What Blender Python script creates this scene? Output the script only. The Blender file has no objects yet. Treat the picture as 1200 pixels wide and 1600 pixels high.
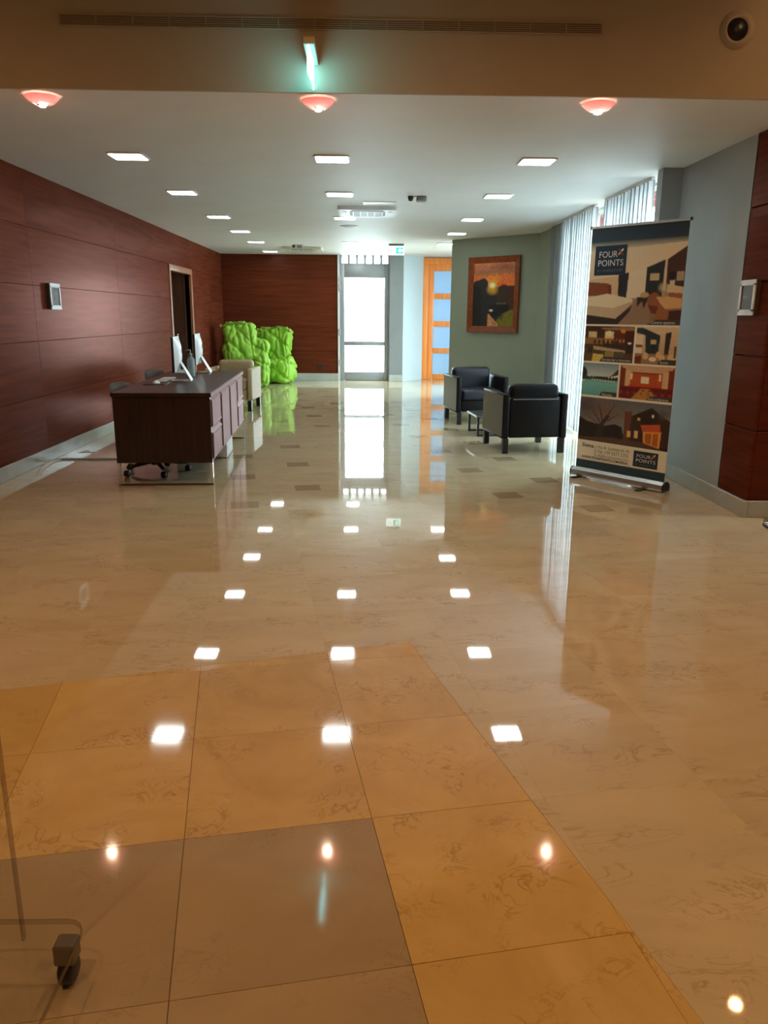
import bpy, bmesh, math, random
import numpy as np
from mathutils import Vector, Matrix
random.seed(7)
rng = np.random.default_rng(11)
sc = bpy.context.scene
COL = sc.collection
PI = math.pi

# ------------------------------------------------------------------ camera
def make_camera():
    f, pitch, yaw, roll, h = 1199.8, 0.2501, 0.0247, 0.0080, 1.336
    fwd = Vector((math.sin(yaw), math.cos(yaw), 0)); right = Vector((math.cos(yaw), -math.sin(yaw), 0)); up = Vector((0, 0, 1))
    f2 = fwd*math.cos(pitch) - up*math.sin(pitch); u2 = up*math.cos(pitch) + fwd*math.sin(pitch)
    r3 = right*math.cos(roll) + u2*math.sin(roll); u3 = u2*math.cos(roll) - right*math.sin(roll)
    cam = bpy.data.cameras.new('camera'); cam.sensor_fit = 'VERTICAL'; cam.sensor_height = 24.0
    cam.lens = f/1600*24.0; cam.clip_start = 0.05; cam.clip_end = 200
    o = bpy.data.objects.new('camera', cam); COL.objects.link(o)
    m = Matrix(((r3.x, u3.x, -f2.x, 0), (r3.y, u3.y, -f2.y, 0), (r3.z, u3.z, -f2.z, h), (0, 0, 0, 1)))
    o.matrix_world = m
    sc.camera = o
make_camera()

# ------------------------------------------------------------------ sky, exposure
SKY = 14.0
world = bpy.data.worlds.new('sky'); sc.world = world; world.use_nodes = True
bg = world.node_tree.nodes['Background']
bg.inputs['Color'].default_value = (0.74, 0.90, 1.0, 1); bg.inputs['Strength'].default_value = SKY
sc.view_settings.view_transform = 'Standard'; sc.view_settings.look = 'None'
sc.view_settings.gamma = 1.0; sc.view_settings.use_curve_mapping = False
sc.view_settings.exposure = 0.85
HALL_W = 45.0          # warm lamps of the front hall (watts each)
PANEL_E = 11.0          # square ceiling panels
BULB_E = 150.0          # halogen bulbs in the pink dishes

def portal(name, loc, rot, sx, sy):
    l = bpy.data.lights.new(name, 'AREA'); l.shape = 'RECTANGLE'; l.size = sx; l.size_y = sy
    l.cycles.is_portal = True
    o = bpy.data.objects.new(name, l); o.location = loc; o.rotation_euler = rot; COL.objects.link(o)
portal('window_portal', (2.76, 8.64, 1.28), (0, math.radians(90), 0), 2.5, 3.4)
portal('side_window_portal', (2.99, 14.4, 1.27), (0, math.radians(90), 0), 2.5, 1.75)
portal('glass_door_portal', (-0.02, 16.62, 1.27), (math.radians(-90), 0, 0), 1.05, 2.5)

# ------------------------------------------------------------------ materials
def lin(c):
    return tuple(((x/255.0)/12.92 if x/255.0 <= 0.04045 else ((x/255.0+0.055)/1.055)**2.4) for x in c)
MATS = {}
def mat(name, col, rough=0.5, metal=0.0, spec=0.5, coat=0.0, emit=None, es=0.0, alpha=1.0):
    m = bpy.data.materials.new(name); m.use_nodes = True
    b = m.node_tree.nodes['Principled BSDF']
    b.inputs['Base Color'].default_value = (*col, 1); b.inputs['Roughness'].default_value = rough
    b.inputs['Metallic'].default_value = metal; b.inputs['Specular IOR Level'].default_value = spec
    b.inputs['Coat Weight'].default_value = coat
    if emit: b.inputs['Emission Color'].default_value = (*emit, 1); b.inputs['Emission Strength'].default_value = es
    MATS[name] = m
    return m
def nn(m, t, **kw):
    n = m.node_tree.nodes.new(t)
    for k, v in kw.items(): setattr(n, k, v)
    return n
def vary(m, col1, col2, scale=(1, 1, 1), nscale=3.0, detail=6, rough=0.55, dist=0.0, bump=0.0, ramp=(0.35, 0.65), per_obj=0.0, rvar=0.0):
    """noise-driven colour between two tones in world space, with optional fine relief"""
    nt = m.node_tree; L = nt.links; b = nt.nodes['Principled BSDF']
    g = nn(m, 'ShaderNodeNewGeometry'); mp = nn(m, 'ShaderNodeMapping'); mp.inputs['Scale'].default_value = scale
    L.new(g.outputs['Position'], mp.inputs['Vector'])
    vec = mp.outputs['Vector']
    if per_obj:
        oi = nn(m, 'ShaderNodeObjectInfo'); ad = nn(m, 'ShaderNodeVectorMath', operation='ADD'); ms = nn(m, 'ShaderNodeMath', operation='MULTIPLY')
        ms.inputs[1].default_value = 37.0
        L.new(oi.outputs['Random'], ms.inputs[0]); L.new(vec, ad.inputs[0]); L.new(ms.outputs[0], ad.inputs[1]); vec = ad.outputs[0]
    n = nn(m, 'ShaderNodeTexNoise'); n.inputs['Scale'].default_value = nscale; n.inputs['Detail'].default_value = detail
    n.inputs['Roughness'].default_value = rough; n.inputs['Distortion'].default_value = dist
    L.new(vec, n.inputs['Vector'])
    r = nn(m, 'ShaderNodeValToRGB'); r.color_ramp.elements[0].position = ramp[0]; r.color_ramp.elements[1].position = ramp[1]
    r.color_ramp.elements[0].color = (*col1, 1); r.color_ramp.elements[1].color = (*col2, 1)
    L.new(n.outputs['Fac'], r.inputs['Fac'])
    out = r.outputs['Color']
    if per_obj:
        hs = nn(m, 'ShaderNodeHueSaturation'); mr = nn(m, 'ShaderNodeMapRange')
        mr.inputs['To Min'].default_value = 1-per_obj; mr.inputs['To Max'].default_value = 1+per_obj
        L.new(oi.outputs['Random'], mr.inputs['Value']); L.new(mr.outputs[0], hs.inputs['Value']); L.new(out, hs.inputs['Color']); out = hs.outputs['Color']
    L.new(out, b.inputs['Base Color'])
    if bump:
        bp = nn(m, 'ShaderNodeBump'); bp.inputs['Strength'].default_value = bump; bp.inputs['Distance'].default_value = 0.01
        L.new(n.outputs['Fac'], bp.inputs['Height']); L.new(bp.outputs[0], b.inputs['Normal'])
    return m, n, out, vec
def lacquer(m, tint, rough, amount):
    nt = m.node_tree; b = nt.nodes['Principled BSDF']; out = [n for n in nt.nodes if n.type == 'OUTPUT_MATERIAL'][0]
    fr = nt.nodes.new('ShaderNodeFresnel'); fr.inputs['IOR'].default_value = 1.45; mu = nt.nodes.new('ShaderNodeMath'); mu.operation = 'MULTIPLY'; mu.inputs[1].default_value = amount; nt.links.new(fr.outputs[0], mu.inputs[0])
    g = nt.nodes.new('ShaderNodeBsdfGlossy'); g.inputs['Color'].default_value = (*tint, 1); g.inputs['Roughness'].default_value = rough
    mx = nt.nodes.new('ShaderNodeMixShader'); nt.links.new(mu.outputs[0], mx.inputs[0]); nt.links.new(b.outputs[0], mx.inputs[1]); nt.links.new(g.outputs[0], mx.inputs[2]); nt.links.new(mx.outputs[0], out.inputs['Surface'])
def veins(m, out, vec, vcol, scale=5.0, width=0.035, amount=0.6, dist=2.5):
    """thin darker veins where a noise crosses its middle value"""
    nt = m.node_tree; L = nt.links; b = nt.nodes['Principled BSDF']
    n = nn(m, 'ShaderNodeTexNoise'); n.inputs['Scale'].default_value = scale; n.inputs['Detail'].default_value = 5; n.inputs['Distortion'].default_value = dist
    L.new(vec, n.inputs['Vector'])
    s = nn(m, 'ShaderNodeMath', operation='SUBTRACT'); s.inputs[1].default_value = 0.5; L.new(n.outputs['Fac'], s.inputs[0])
    a = nn(m, 'ShaderNodeMath', operation='ABSOLUTE'); L.new(s.outputs[0], a.inputs[0])
    mr = nn(m, 'ShaderNodeMapRange'); mr.inputs['From Min'].default_value = 0; mr.inputs['From Max'].default_value = width
    mr.inputs['To Min'].default_value = amount; mr.inputs['To Max'].default_value = 0
    L.new(a.outputs[0], mr.inputs['Value'])
    n2 = nn(m, 'ShaderNodeTexNoise'); n2.inputs['Scale'].default_value = scale*0.6; L.new(vec, n2.inputs['Vector'])
    m2 = nn(m, 'ShaderNodeMapRange'); m2.inputs['From Min'].default_value = 0.48; m2.inputs['From Max'].default_value = 0.62; L.new(n2.outputs['Fac'], m2.inputs['Value'])
    mu = nn(m, 'ShaderNodeMath', operation='MULTIPLY'); L.new(mr.outputs[0], mu.inputs[0]); L.new(m2.outputs[0], mu.inputs[1])
    mx = nn(m, 'ShaderNodeMix', data_type='RGBA'); L.new(mu.outputs[0], mx.inputs['Factor']); L.new(out, mx.inputs['A']); mx.inputs['B'].default_value = (*vcol, 1)
    L.new(mx.outputs['Result'], b.inputs['Base Color'])

mat('ceiling_paint', (0.72, 0.71, 0.68), 0.55, spec=0.35); vary(MATS['ceiling_paint'], (0.73, 0.73, 0.715), (0.76, 0.76, 0.745), nscale=2)
mat('warm_lit_paint', (0.52, 0.42, 0.30), 0.6, spec=0.3); vary(MATS['warm_lit_paint'], (0.43, 0.36, 0.275), (0.46, 0.385, 0.295), nscale=1.5)  # off-white paint with the warm dim hall light mixed into its colour
mat('grey_paint', (0.36, 0.38, 0.37), 0.6, spec=0.3); vary(MATS['grey_paint'], (0.35, 0.375, 0.37), (0.37, 0.395, 0.39), nscale=3)
mat('sage_paint', (0.25, 0.28, 0.22), 0.6, spec=0.3); vary(MATS['sage_paint'], (0.315, 0.36, 0.285), (0.33, 0.375, 0.30), nscale=3)
mat('pale_blue_paint', (0.6, 0.7, 0.72), 0.6, spec=0.3); vary(MATS['pale_blue_paint'], (0.48, 0.56, 0.60), (0.50, 0.585, 0.625), nscale=3)
mat('pillar_paint', (0.25, 0.265, 0.27), 0.6, spec=0.3); vary(MATS['pillar_paint'], (0.235, 0.25, 0.255), (0.255, 0.27, 0.275), nscale=3)
mat('stone_base', (0.42, 0.44, 0.40), 0.25); vary(MATS['stone_base'], (0.40, 0.41, 0.36), (0.47, 0.48, 0.43), nscale=4)
mat('wall_wood', (0.2, 0.06, 0.03), 0.5, spec=0.0); vary(MATS['wall_wood'], (0.092, 0.0195, 0.0083), (0.135, 0.030, 0.0130), (0.7, 0.7, 12), 2.2, 7, per_obj=0.10)
mat('wall_backing', (0.16, 0.06, 0.035), 0.7)
lacquer(MATS['wall_wood'], (1.0, 0.50, 0.43), 0.25, 0.38)
mat('desk_wood', (0.02, 0.009, 0.006), 0.28, spec=0.5); vary(MATS['desk_wood'], (0.017, 0.007, 0.0065), (0.036, 0.0145, 0.013), (14, 1, 1), 2.5)
mat('desk_front_wood_lit', (0.05, 0.02, 0.02), 0.5, spec=0.0); vary(MATS['desk_front_wood_lit'], (0.085, 0.03, 0.026), (0.12, 0.045, 0.038), (1, 14, 1), 2.5)  # lighter, pinker copy of the desk wood; window reflection put into its colour
lacquer(MATS['desk_front_wood_lit'], (1.0, 0.76, 0.74), 0.38, 0.46)
mat('door_wood', (0.55, 0.20, 0.05), 0.35); vary(MATS['door_wood'], (0.76, 0.225, 0.045), (0.90, 0.30, 0.065), (12, 12, 0.7), 2.2)
mat('frame_wood', (0.30, 0.11, 0.035), 0.4); vary(MATS['frame_wood'], (0.26, 0.09, 0.03), (0.36, 0.14, 0.05), (8, 8, 0.7), 2.5)
mat('dark_leaf_wood', (0.035, 0.012, 0.007), 0.9, spec=0.0); vary(MATS['dark_leaf_wood'], (0.020, 0.008, 0.004), (0.034, 0.013, 0.007), (9, 9, 0.7), 2.5)
mat('picture_frame_wood', (0.22, 0.05, 0.015), 0.35); vary(MATS['picture_frame_wood'], (0.20, 0.045, 0.014), (0.30, 0.075, 0.024), (5, 5, 5), 3)
mat('aluminium', (0.33, 0.345, 0.36), 0.4, metal=0.35); mat('grille_metal', (0.42, 0.34, 0.24), 0.5); mat('grille_dark', (0.22, 0.165, 0.11), 0.7)
mat('dark_metal', (0.22, 0.19, 0.16), 0.35, metal=0.9); mat('chrome', (0.8, 0.8, 0.8), 0.12, metal=1.0); mat('silver', (0.62, 0.62, 0.62), 0.3, metal=1.0)
mat('white_plastic', (0.75, 0.75, 0.74), 0.4); mat('cream_plastic', (0.62, 0.58, 0.46), 0.45); mat('black_plastic', (0.012, 0.012, 0.013), 0.35)
mat('grey_plastic', (0.30, 0.31, 0.31), 0.5); mat('dark_grey', (0.05, 0.05, 0.05), 0.5); mat('white_paper', (0.8, 0.78, 0.78), 0.6)
mat('navy_leather', (0.012, 0.014, 0.022), 0.35, spec=0.5); vary(MATS['navy_leather'], (0.010, 0.011, 0.018), (0.017, 0.019, 0.030), nscale=40, bump=0.05)
mat('side_leather', (0.016, 0.013, 0.013), 0.5, spec=0.0); lacquer(MATS['side_leather'], (1.0, 0.84, 0.82), 0.36, 1.25)
mat('black_leather', (0.012, 0.012, 0.014), 0.42, spec=0.15); vary(MATS['black_leather'], (0.007, 0.006, 0.007), (0.012, 0.011, 0.012), nscale=40, bump=0.05)
mat('beige_leather', (0.36, 0.29, 0.18), 0.5); vary(MATS['beige_leather'], (0.41, 0.305, 0.155), (0.46, 0.35, 0.185), nscale=30, bump=0.05)
mat('dark_leg_wood', (0.012, 0.009, 0.008), 0.35)
mat('green_fabric', (0.20, 0.42, 0.02), 0.6); vary(MATS['green_fabric'], (0.215, 0.45, 0.026), (0.30, 0.56, 0.042), nscale=9)
mat('green_piping', (0.10, 0.21, 0.012), 0.6)
mat('chair_fabric', (0.05, 0.035, 0.028), 0.7); vary(MATS['chair_fabric'], (0.045, 0.03, 0.024), (0.065, 0.045, 0.036), nscale=60)
mat('navy_print', lin((26, 54, 76)), 0.45); mat('cream_print', lin((232, 218, 190)), 0.5); mat('grey_print', lin((120, 118, 112)), 0.5); mat('dark_print', lin((58, 54, 52)), 0.5)
mat('petal_orange', lin((235, 160, 90)), 0.5); mat('petal_red', lin((150, 60, 60)), 0.5); mat('white_print', lin((235, 232, 225)), 0.5)
mat('sign_brown', (0.085, 0.058, 0.042), 0.5); mat('sign_letter', (0.30, 0.25, 0.21), 0.5)
mat('screen_shade_blue', (0.02, 0.035, 0.06), 0.2); mat('sanitizer', (0.45, 0.60, 0.60), 0.25)
mat('red_paint', (0.62, 0.10, 0.10), 0.6); mat('terrace', (0.6, 0.6, 0.58), 0.8); mat('grout', (0.10, 0.065, 0.035), 0.8)
mat('panel_light', (0.9, 0.9, 0.9), 0.4, emit=(0.92, 1.0, 0.97), es=PANEL_E)
mat('bulb_light', (1, 1, 1), 0.3, emit=(1.0, 0.74, 0.50), es=BULB_E)
mat('warm_lamp', (1, 1, 1), 0.3, emit=(1.0, 0.66, 0.34), es=120)
mat('exit_white', (0.8, 0.9, 0.85), 0.4, emit=(0.85, 1.0, 0.97), es=1.3); mat('exit_green', (0.02, 0.5, 0.35), 0.4, emit=(0.02, 0.55, 0.40), es=1.0)
mat('exit_plate', (0.7, 0.9, 0.9), 0.3, emit=(0.24, 0.86, 0.92), es=4.0)
mat('pink_glass_base', (0.8, 0.25, 0.25), 0.2)
def custom(name, build):
    m = bpy.data.materials.new(name); m.use_nodes = True; nt = m.node_tree
    for n in list(nt.nodes):
        if n.type != 'OUTPUT_MATERIAL': nt.nodes.remove(n)
    s = build(m, nt); nt.links.new(s, [n for n in nt.nodes if n.type == 'OUTPUT_MATERIAL'][0].inputs['Surface']); MATS[name] = m
def mixs(nt, fac, a, b):
    n = nt.nodes.new('ShaderNodeMixShader')
    if isinstance(fac, float): n.inputs[0].default_value = fac
    else: nt.links.new(fac, n.inputs[0])
    nt.links.new(a, n.inputs[1]); nt.links.new(b, n.inputs[2]); return n.outputs[0]
def sh(nt, t, col, rough=None):
    n = nt.nodes.new(t); n.inputs['Color'].default_value = (*col, 1)
    if rough is not None: n.inputs['Roughness'].default_value = rough
    return n.outputs[0]
def fres(nt, ior):
    # facing-based sheen, the same on both sides of a sheet
    n = nt.nodes.new('ShaderNodeLayerWeight'); n.inputs['Blend'].default_value = 0.5
    pw = nt.nodes.new('ShaderNodeMath'); pw.operation = 'POWER'; pw.inputs[1].default_value = 5.0; nt.links.new(n.outputs['Facing'], pw.inputs[0])
    ml = nt.nodes.new('ShaderNodeMath'); ml.operation = 'MULTIPLY_ADD'; ml.inputs[1].default_value = 0.9; ml.inputs[2].default_value = ((ior-1)/(ior+1))**2; nt.links.new(pw.outputs[0], ml.inputs[0])
    return ml.outputs[0]
custom('sheer', lambda m, nt: mixs(nt, 0.10, mixs(nt, 0.55, sh(nt, 'ShaderNodeBsdfDiffuse', (0.62, 0.65, 0.66)), sh(nt, 'ShaderNodeBsdfTranslucent', (0.435, 0.47, 0.485))), sh(nt, 'ShaderNodeBsdfTransparent', (1, 1, 1))))
custom('pane_glass', lambda m, nt: mixs(nt, fres(nt, 1.45), sh(nt, 'ShaderNodeBsdfTransparent', (0.94, 0.97, 0.96)), sh(nt, 'ShaderNodeBsdfGlossy', (1, 1, 1), 0.02)))
custom('frosted_glass', lambda m, nt: mixs(nt, 0.06, mixs(nt, 0.5, sh(nt, 'ShaderNodeBsdfTranslucent', (0.24, 0.31, 0.38)), sh(nt, 'ShaderNodeBsdfDiffuse', (0.35, 0.48, 0.58))), sh(nt, 'ShaderNodeBsdfGlossy', (1, 1, 1), 0.15)))
custom('pink_glass', lambda m, nt: mixs(nt, fres(nt, 1.4), mixs(nt, 0.55, sh(nt, 'ShaderNodeBsdfTransparent', (1.0, 0.72, 0.74)), sh(nt, 'ShaderNodeBsdfTranslucent', (0.95, 0.46, 0.52))), sh(nt, 'ShaderNodeBsdfGlossy', (1, 1, 1), 0.05)))
custom('acrylic', lambda m, nt: mixs(nt, fres(nt, 1.42), sh(nt, 'ShaderNodeBsdfTransparent', (0.975, 0.98, 0.975)), sh(nt, 'ShaderNodeBsdfGlossy', (1, 1, 1), 0.02)))
custom('acrylic_edge', lambda m, nt: mixs(nt, fres(nt, 1.45), sh(nt, 'ShaderNodeBsdfTransparent', (0.74, 0.72, 0.72)), sh(nt, 'ShaderNodeBsdfGlossy', (1, 1, 1), 0.05)))
custom('clear_bottle', lambda m, nt: mixs(nt, fres(nt, 1.45), mixs(nt, 0.5, sh(nt, 'ShaderNodeBsdfTransparent', (0.80, 0.92, 0.93)), sh(nt, 'ShaderNodeBsdfDiffuse', (0.45, 0.58, 0.58))), sh(nt, 'ShaderNodeBsdfGlossy', (1, 1, 1), 0.05)))
def marble(name, c1, c2, vc, rough, vscale, amount, per=0.05, scale=(1, 1, 1), width=0.035):
    m = mat(name, c1, rough, spec=0.95)
    _, n, out, vec = vary(m, c1, c2, scale, 2.5, 8, 0.6, dist=0.8, ramp=(0.3, 0.7), per_obj=per)
    veins(m, out, vec, vc, vscale, width, amount)
marble('beige_marble', (0.52, 0.425, 0.265), (0.61, 0.505, 0.325), (0.29, 0.20, 0.105), 0.03, 7, 0.55, 0.015, (0.7, 1.6, 1))
marble('gold_marble', (0.52, 0.34, 0.115), (0.66, 0.465, 0.18), (0.30, 0.17, 0.05), 0.06, 9, 0.6, 0.05)
marble('brown_marble', (0.36, 0.275, 0.165), (0.43, 0.335, 0.21), (0.24, 0.17, 0.10), 0.06, 7, 0.45, 0.05, width=0.02)
marble('insert_marble', (0.34, 0.26, 0.155), (0.40, 0.31, 0.185), (0.24, 0.17, 0.09), 0.06, 9, 0.3, 0.05)
def vcol_mat(name, rough):
    m = mat(name, (1, 1, 1), rough); a = nn(m, 'ShaderNodeAttribute'); a.attribute_name = 'Col'
    m.node_tree.links.new(a.outputs['Color'], m.node_tree.nodes['Principled BSDF'].inputs['Base Color'])
vcol_mat('print', 0.45); vcol_mat('oil_paint', 0.45)

# ------------------------------------------------------------------ mesh builder
class MB:
    def __init__(s): s.v = []; s.f = []; s.sm = []
    def add(s, vs, fs, smooth=False):
        k = len(s.v); s.v += [tuple(v) for v in vs]; s.f += [tuple(i+k for i in f) for f in fs]; s.sm += [smooth]*len(fs); return s
    def box(s, lo, hi, bev=0.0, seg=2):
        bm = bmesh.new(); bmesh.ops.create_cube(bm, size=1)
        for v in bm.verts: v.co = Vector([(lo[i]+hi[i])/2 + v.co[i]*(hi[i]-lo[i]) for i in range(3)])
        if bev: bmesh.ops.bevel(bm, geom=bm.edges[:], offset=min(bev, 0.49*min(hi[i]-lo[i] for i in range(3))), segments=seg, profile=0.5, affect='EDGES')
        s.bm(bm, bev > 0 and seg > 1); return s
    def bm(s, bm, smooth=False):
        bm.verts.index_update(); s.add([v.co[:] for v in bm.verts], [[v.index for v in f.verts] for f in bm.faces], smooth); bm.free(); return s
    def tube(s, pts, r, n=8, closed=False):
        pts = [Vector(p) for p in pts]; rs = r if isinstance(r, (list, tuple)) else [r]*len(pts); vs = []; fs = []; m = len(pts)
        up = None
        for i, p in enumerate(pts):
            t = (pts[(i+1) % m]-pts[i-1] if closed else pts[min(i+1, m-1)]-pts[max(i-1, 0)]).normalized()
            if up is None: up = Vector((0, 0, 1)) if abs(t.z) < 0.9 else Vector((1, 0, 0))
            a = t.cross(up).normalized(); b = a.cross(t).normalized(); up = b
            for k in range(n):
                w = 2*PI*k/n; vs.append(p+a*math.cos(w)*rs[i]+b*math.sin(w)*rs[i])
        for i in range(m if closed else m-1):
            for k in range(n):
                fs.append((i*n+k, i*n+(k+1) % n, ((i+1) % m)*n+(k+1) % n, ((i+1) % m)*n+k))
        if not closed: fs.append(tuple(range(n-1, -1, -1))); fs.append(tuple((m-1)*n+k for k in range(n)))
        return s.add(vs, fs, True)
    def lathe(s, prof, c=(0, 0, 0), n=24, axis='z'):
        vs = []; fs = []
        for r, z in prof:
            for k in range(n):
                w = 2*PI*k/n; q = (r*math.cos(w), r*math.sin(w), z)
                if axis == 'x': q = (q[2], q[0], q[1])
                if axis == 'y': q = (q[0], q[2], q[1])
                vs.append((c[0]+q[0], c[1]+q[1], c[2]+q[2]))
        for i in range(len(prof)-1):
            for k in range(n): fs.append((i*n+k, i*n+(k+1) % n, (i+1)*n+(k+1) % n, (i+1)*n+k))
        if prof[0][0] > 1e-5: fs.append(tuple(range(n-1, -1, -1)))
        if prof[-1][0] > 1e-5: fs.append(tuple((len(prof)-1)*n+k for k in range(n)))
        return s.add(vs, fs, True)
    def prism(s, poly, z0, z1):
        n = len(poly); vs = [(x, y, z0) for x, y in poly]+[(x, y, z1) for x, y in poly]
        fs = [tuple(range(n-1, -1, -1)), tuple(range(n, 2*n))]+[(i, (i+1) % n, n+(i+1) % n, n+i) for i in range(n)]
        return s.add(vs, fs)
    def wallseg(s, a, b, t, z0, z1):
        """vertical slab from a to b (plan), thickness t to the left of a->b"""
        d = (Vector(b)-Vector(a)).normalized(); nrm = Vector((-d.y, d.x))*t
        return s.prism([a, b, (b[0]+nrm.x, b[1]+nrm.y), (a[0]+nrm.x, a[1]+nrm.y)] if t > 0 else [(a[0]+nrm.x, a[1]+nrm.y), (b[0]+nrm.x, b[1]+nrm.y), b, a], z0, z1)
    def mesh(s, name, m):
        me = bpy.data.meshes.new(name); me.from_pydata(s.v, [], s.f)
        me.polygons.foreach_set('use_smooth', s.sm); 
        if m: me.materials.append(MATS[m])
        me.update()
        bm = bmesh.new(); bm.from_mesh(me); bmesh.ops.recalc_face_normals(bm, faces=bm.faces); bm.to_mesh(me); bm.free()
        return me
    def build(s, name, m, parent=None, loc=None, rz=0.0):
        o = bpy.data.objects.new(name, s.mesh(name, m)); COL.objects.link(o); o.parent = parent
        if loc: o.location = loc
        if rz: o.rotation_euler = (0, 0, rz)
        return o
def flat(o):
    """auto-smooth look for bevelled things: weighted shading by angle"""
    return o
def B(lo, hi, bev=0.0, seg=2): return MB().box(lo, hi, bev, seg)
def tag(o, label, cat, group=None):
    o['label'] = label; o['category'] = cat
    if group: o['group'] = group
    return o
def struct(o, label=None, cat=None):
    o['kind'] = 'structure'
    if label: o['label'] = label
    if cat: o['category'] = cat
    return o
def empty(name, loc=(0, 0, 0), rz=0.0):
    o = bpy.data.objects.new(name, None); o.empty_display_size = 0.1; o.location = loc; o.rotation_euler = (0, 0, rz); COL.objects.link(o); return o
def link_mesh(name, me, parent=None, loc=None):
    o = bpy.data.objects.new(name, me); COL.objects.link(o); o.parent = parent
    if loc: o.location = loc
    return o
def copy_tree(o, parent=None):
    c = o.copy(); COL.objects.link(c); c.parent = parent
    for ch in list(o.children): copy_tree(ch, c)
    return c
def text(name, s, size, m, parent, loc, rot=(PI/2, 0, 0), align='LEFT', width=None, bold=0.0, sx=1.0):
    cu = bpy.data.curves.new(name, 'FONT'); cu.body = s; cu.size = size; cu.align_x = align; cu.resolution_u = 3; cu.offset = bold
    t = bpy.data.objects.new(name, cu); COL.objects.link(t)
    bpy.context.view_layer.update()
    me = bpy.data.meshes.new_from_object(t.evaluated_get(bpy.context.evaluated_depsgraph_get()))
    bpy.data.objects.remove(t); me.materials.clear(); me.materials.append(MATS[m]); me.name = name
    o = bpy.data.objects.new(name, me); COL.objects.link(o); o.parent = parent; o.location = loc; o.rotation_euler = rot
    w = max(v.co.x for v in me.vertices)-min(v.co.x for v in me.vertices)
    if width: o.scale = (width/w, 1, 1)
    return o

# ------------------------------------------------------------------ dimensions of the place
H = 2.538; XL = -2.95; XR = 2.62; YB = 16.5; YBEAM = 4.73; HALL_H = 3.4
Z_COURSE = [0.12, 0.60, 1.09, 1.575, 2.065, H]

# ------------------------------------------------------------------ floor with its tiles
floor = struct(B((-5.2, -4.2, -0.30), (5.2, 17.6, -0.009)).build('floor', 'grout'), 'polished beige marble tile floor', 'floor')
ANG = math.radians(9.4); CA, SA = math.cos(ANG), math.sin(ANG); PITCH = 0.5; U0, V0 = 0.318, 1.807
def uv2xy(u, v): return (u*CA-v*SA, u*SA+v*CA)
def clip(poly, n, d):
    out = []
    for i in range(len(poly)):
        a, b = poly[i-1], poly[i]; da = n[0]*a[0]+n[1]*a[1]-d; db = n[0]*b[0]+n[1]*b[1]-d
        if (da <= 0) != (db <= 0):
            t = da/(da-db); out.append((a[0]+(b[0]-a[0])*t, a[1]+(b[1]-a[1])*t))
        if db <= 0: out.append(b)
    return out
def area(p): return abs(sum(p[i-1][0]*p[i][1]-p[i][0]*p[i-1][1] for i in range(len(p))))/2
CORNER = (0.187, 3.008)
T1 = math.radians(15.4); N1 = (-math.sin(T1), math.cos(T1)); D1 = N1[0]*CORNER[0]+N1[1]*CORNER[1]      # far edge of the golden band
T2 = math.radians(14.7); N2 = (math.cos(T2), math.sin(T2)); D2 = N2[0]*CORNER[0]+N2[1]*CORNER[1]      # right edge of the golden band
tiles = []
for k in range(-14, 16):
    for m in range(-12, 36):
        g = 0.00012
        q = [uv2xy(U0+(k+a)*PITCH+(g if a == 0 else -g), V0+(m+b)*PITCH+(g if b == 0 else -g)) for a, b in ((0, 0), (1, 0), (1, 1), (0, 1))]
        for nrm, dd in (((-1, 0), 5.1), ((1, 0), 5.1), ((0, -1), 4.0), ((0, 1), 17.5)): q = clip(q, nrm, dd) if q else q
        if len(q) < 3: continue
        cx = sum(p[0] for p in q)/len(q); cy = sum(p[1] for p in q)/len(q)
        if cy > YBEAM+0.6:
            for nrm, dd in (((-1, 0), 3.0), ((1, 0), 2.9)): q = clip(q, nrm, dd) if q else q
        if len(q) < 3 or area(q) < 0.0001: continue
        ins = clip(clip(q, N1, D1-0.0003), N2, D2-0.0003)
        if len(ins) >= 3 and area(ins) > 0.00002:
            c = 'gold_marble' if (m >= 0 or k >= 0) else 'brown_marble'
            tiles.append((ins, c))
        o1 = clip(q, (-N1[0], -N1[1]), -D1-0.0003)
        if len(o1) >= 3 and area(o1) > 0.00002: tiles.append((o1, 'beige_marble'))
        o2 = clip(q, N1, D1-0.0003); o2 = clip(o2, (-N2[0], -N2[1]), -D2-0.0003) if len(o2) >= 3 else []
        if len(o2) >= 3 and area(o2) > 0.00002: tiles.append((o2, 'beige_marble'))
def tile_score(q):
    cx = sum(p[0] for p in q)/len(q); cy = sum(p[1] for p in q)/len(q)
    if cy < 0.9 or abs(cx-0.02*cy) > 0.56*cy+0.35: return 0
    return area(q)/(cy*cy)/cy
order = sorted(range(len(tiles)), key=lambda i: -tile_score(tiles[i][0]))
rest = {}
for rank, i in enumerate(order):
    q, c = tiles[i]; sc_ = 1.0 if c == 'beige_marble' else 0.9975
    cx = sum(p[0] for p in q)/len(q); cy = sum(p[1] for p in q)/len(q)
    if rank < 280:
        mb = MB().prism([((x-cx)*sc_, (y-cy)*sc_) for x, y in q], -0.009, 0.0)
        o = mb.build('tile', c, floor, (cx, cy, 0))
        o.rotation_euler = (random.gauss(0, 0.0004), random.gauss(0, 0.0004), 0)
    else:
        rest.setdefault(c, MB()).prism(q, -0.009, 0.0)
for c, mb in rest.items():
    o = mb.build('tile_field', c, floor); o['kind'] = 'stuff'
ins_me = None
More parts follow.
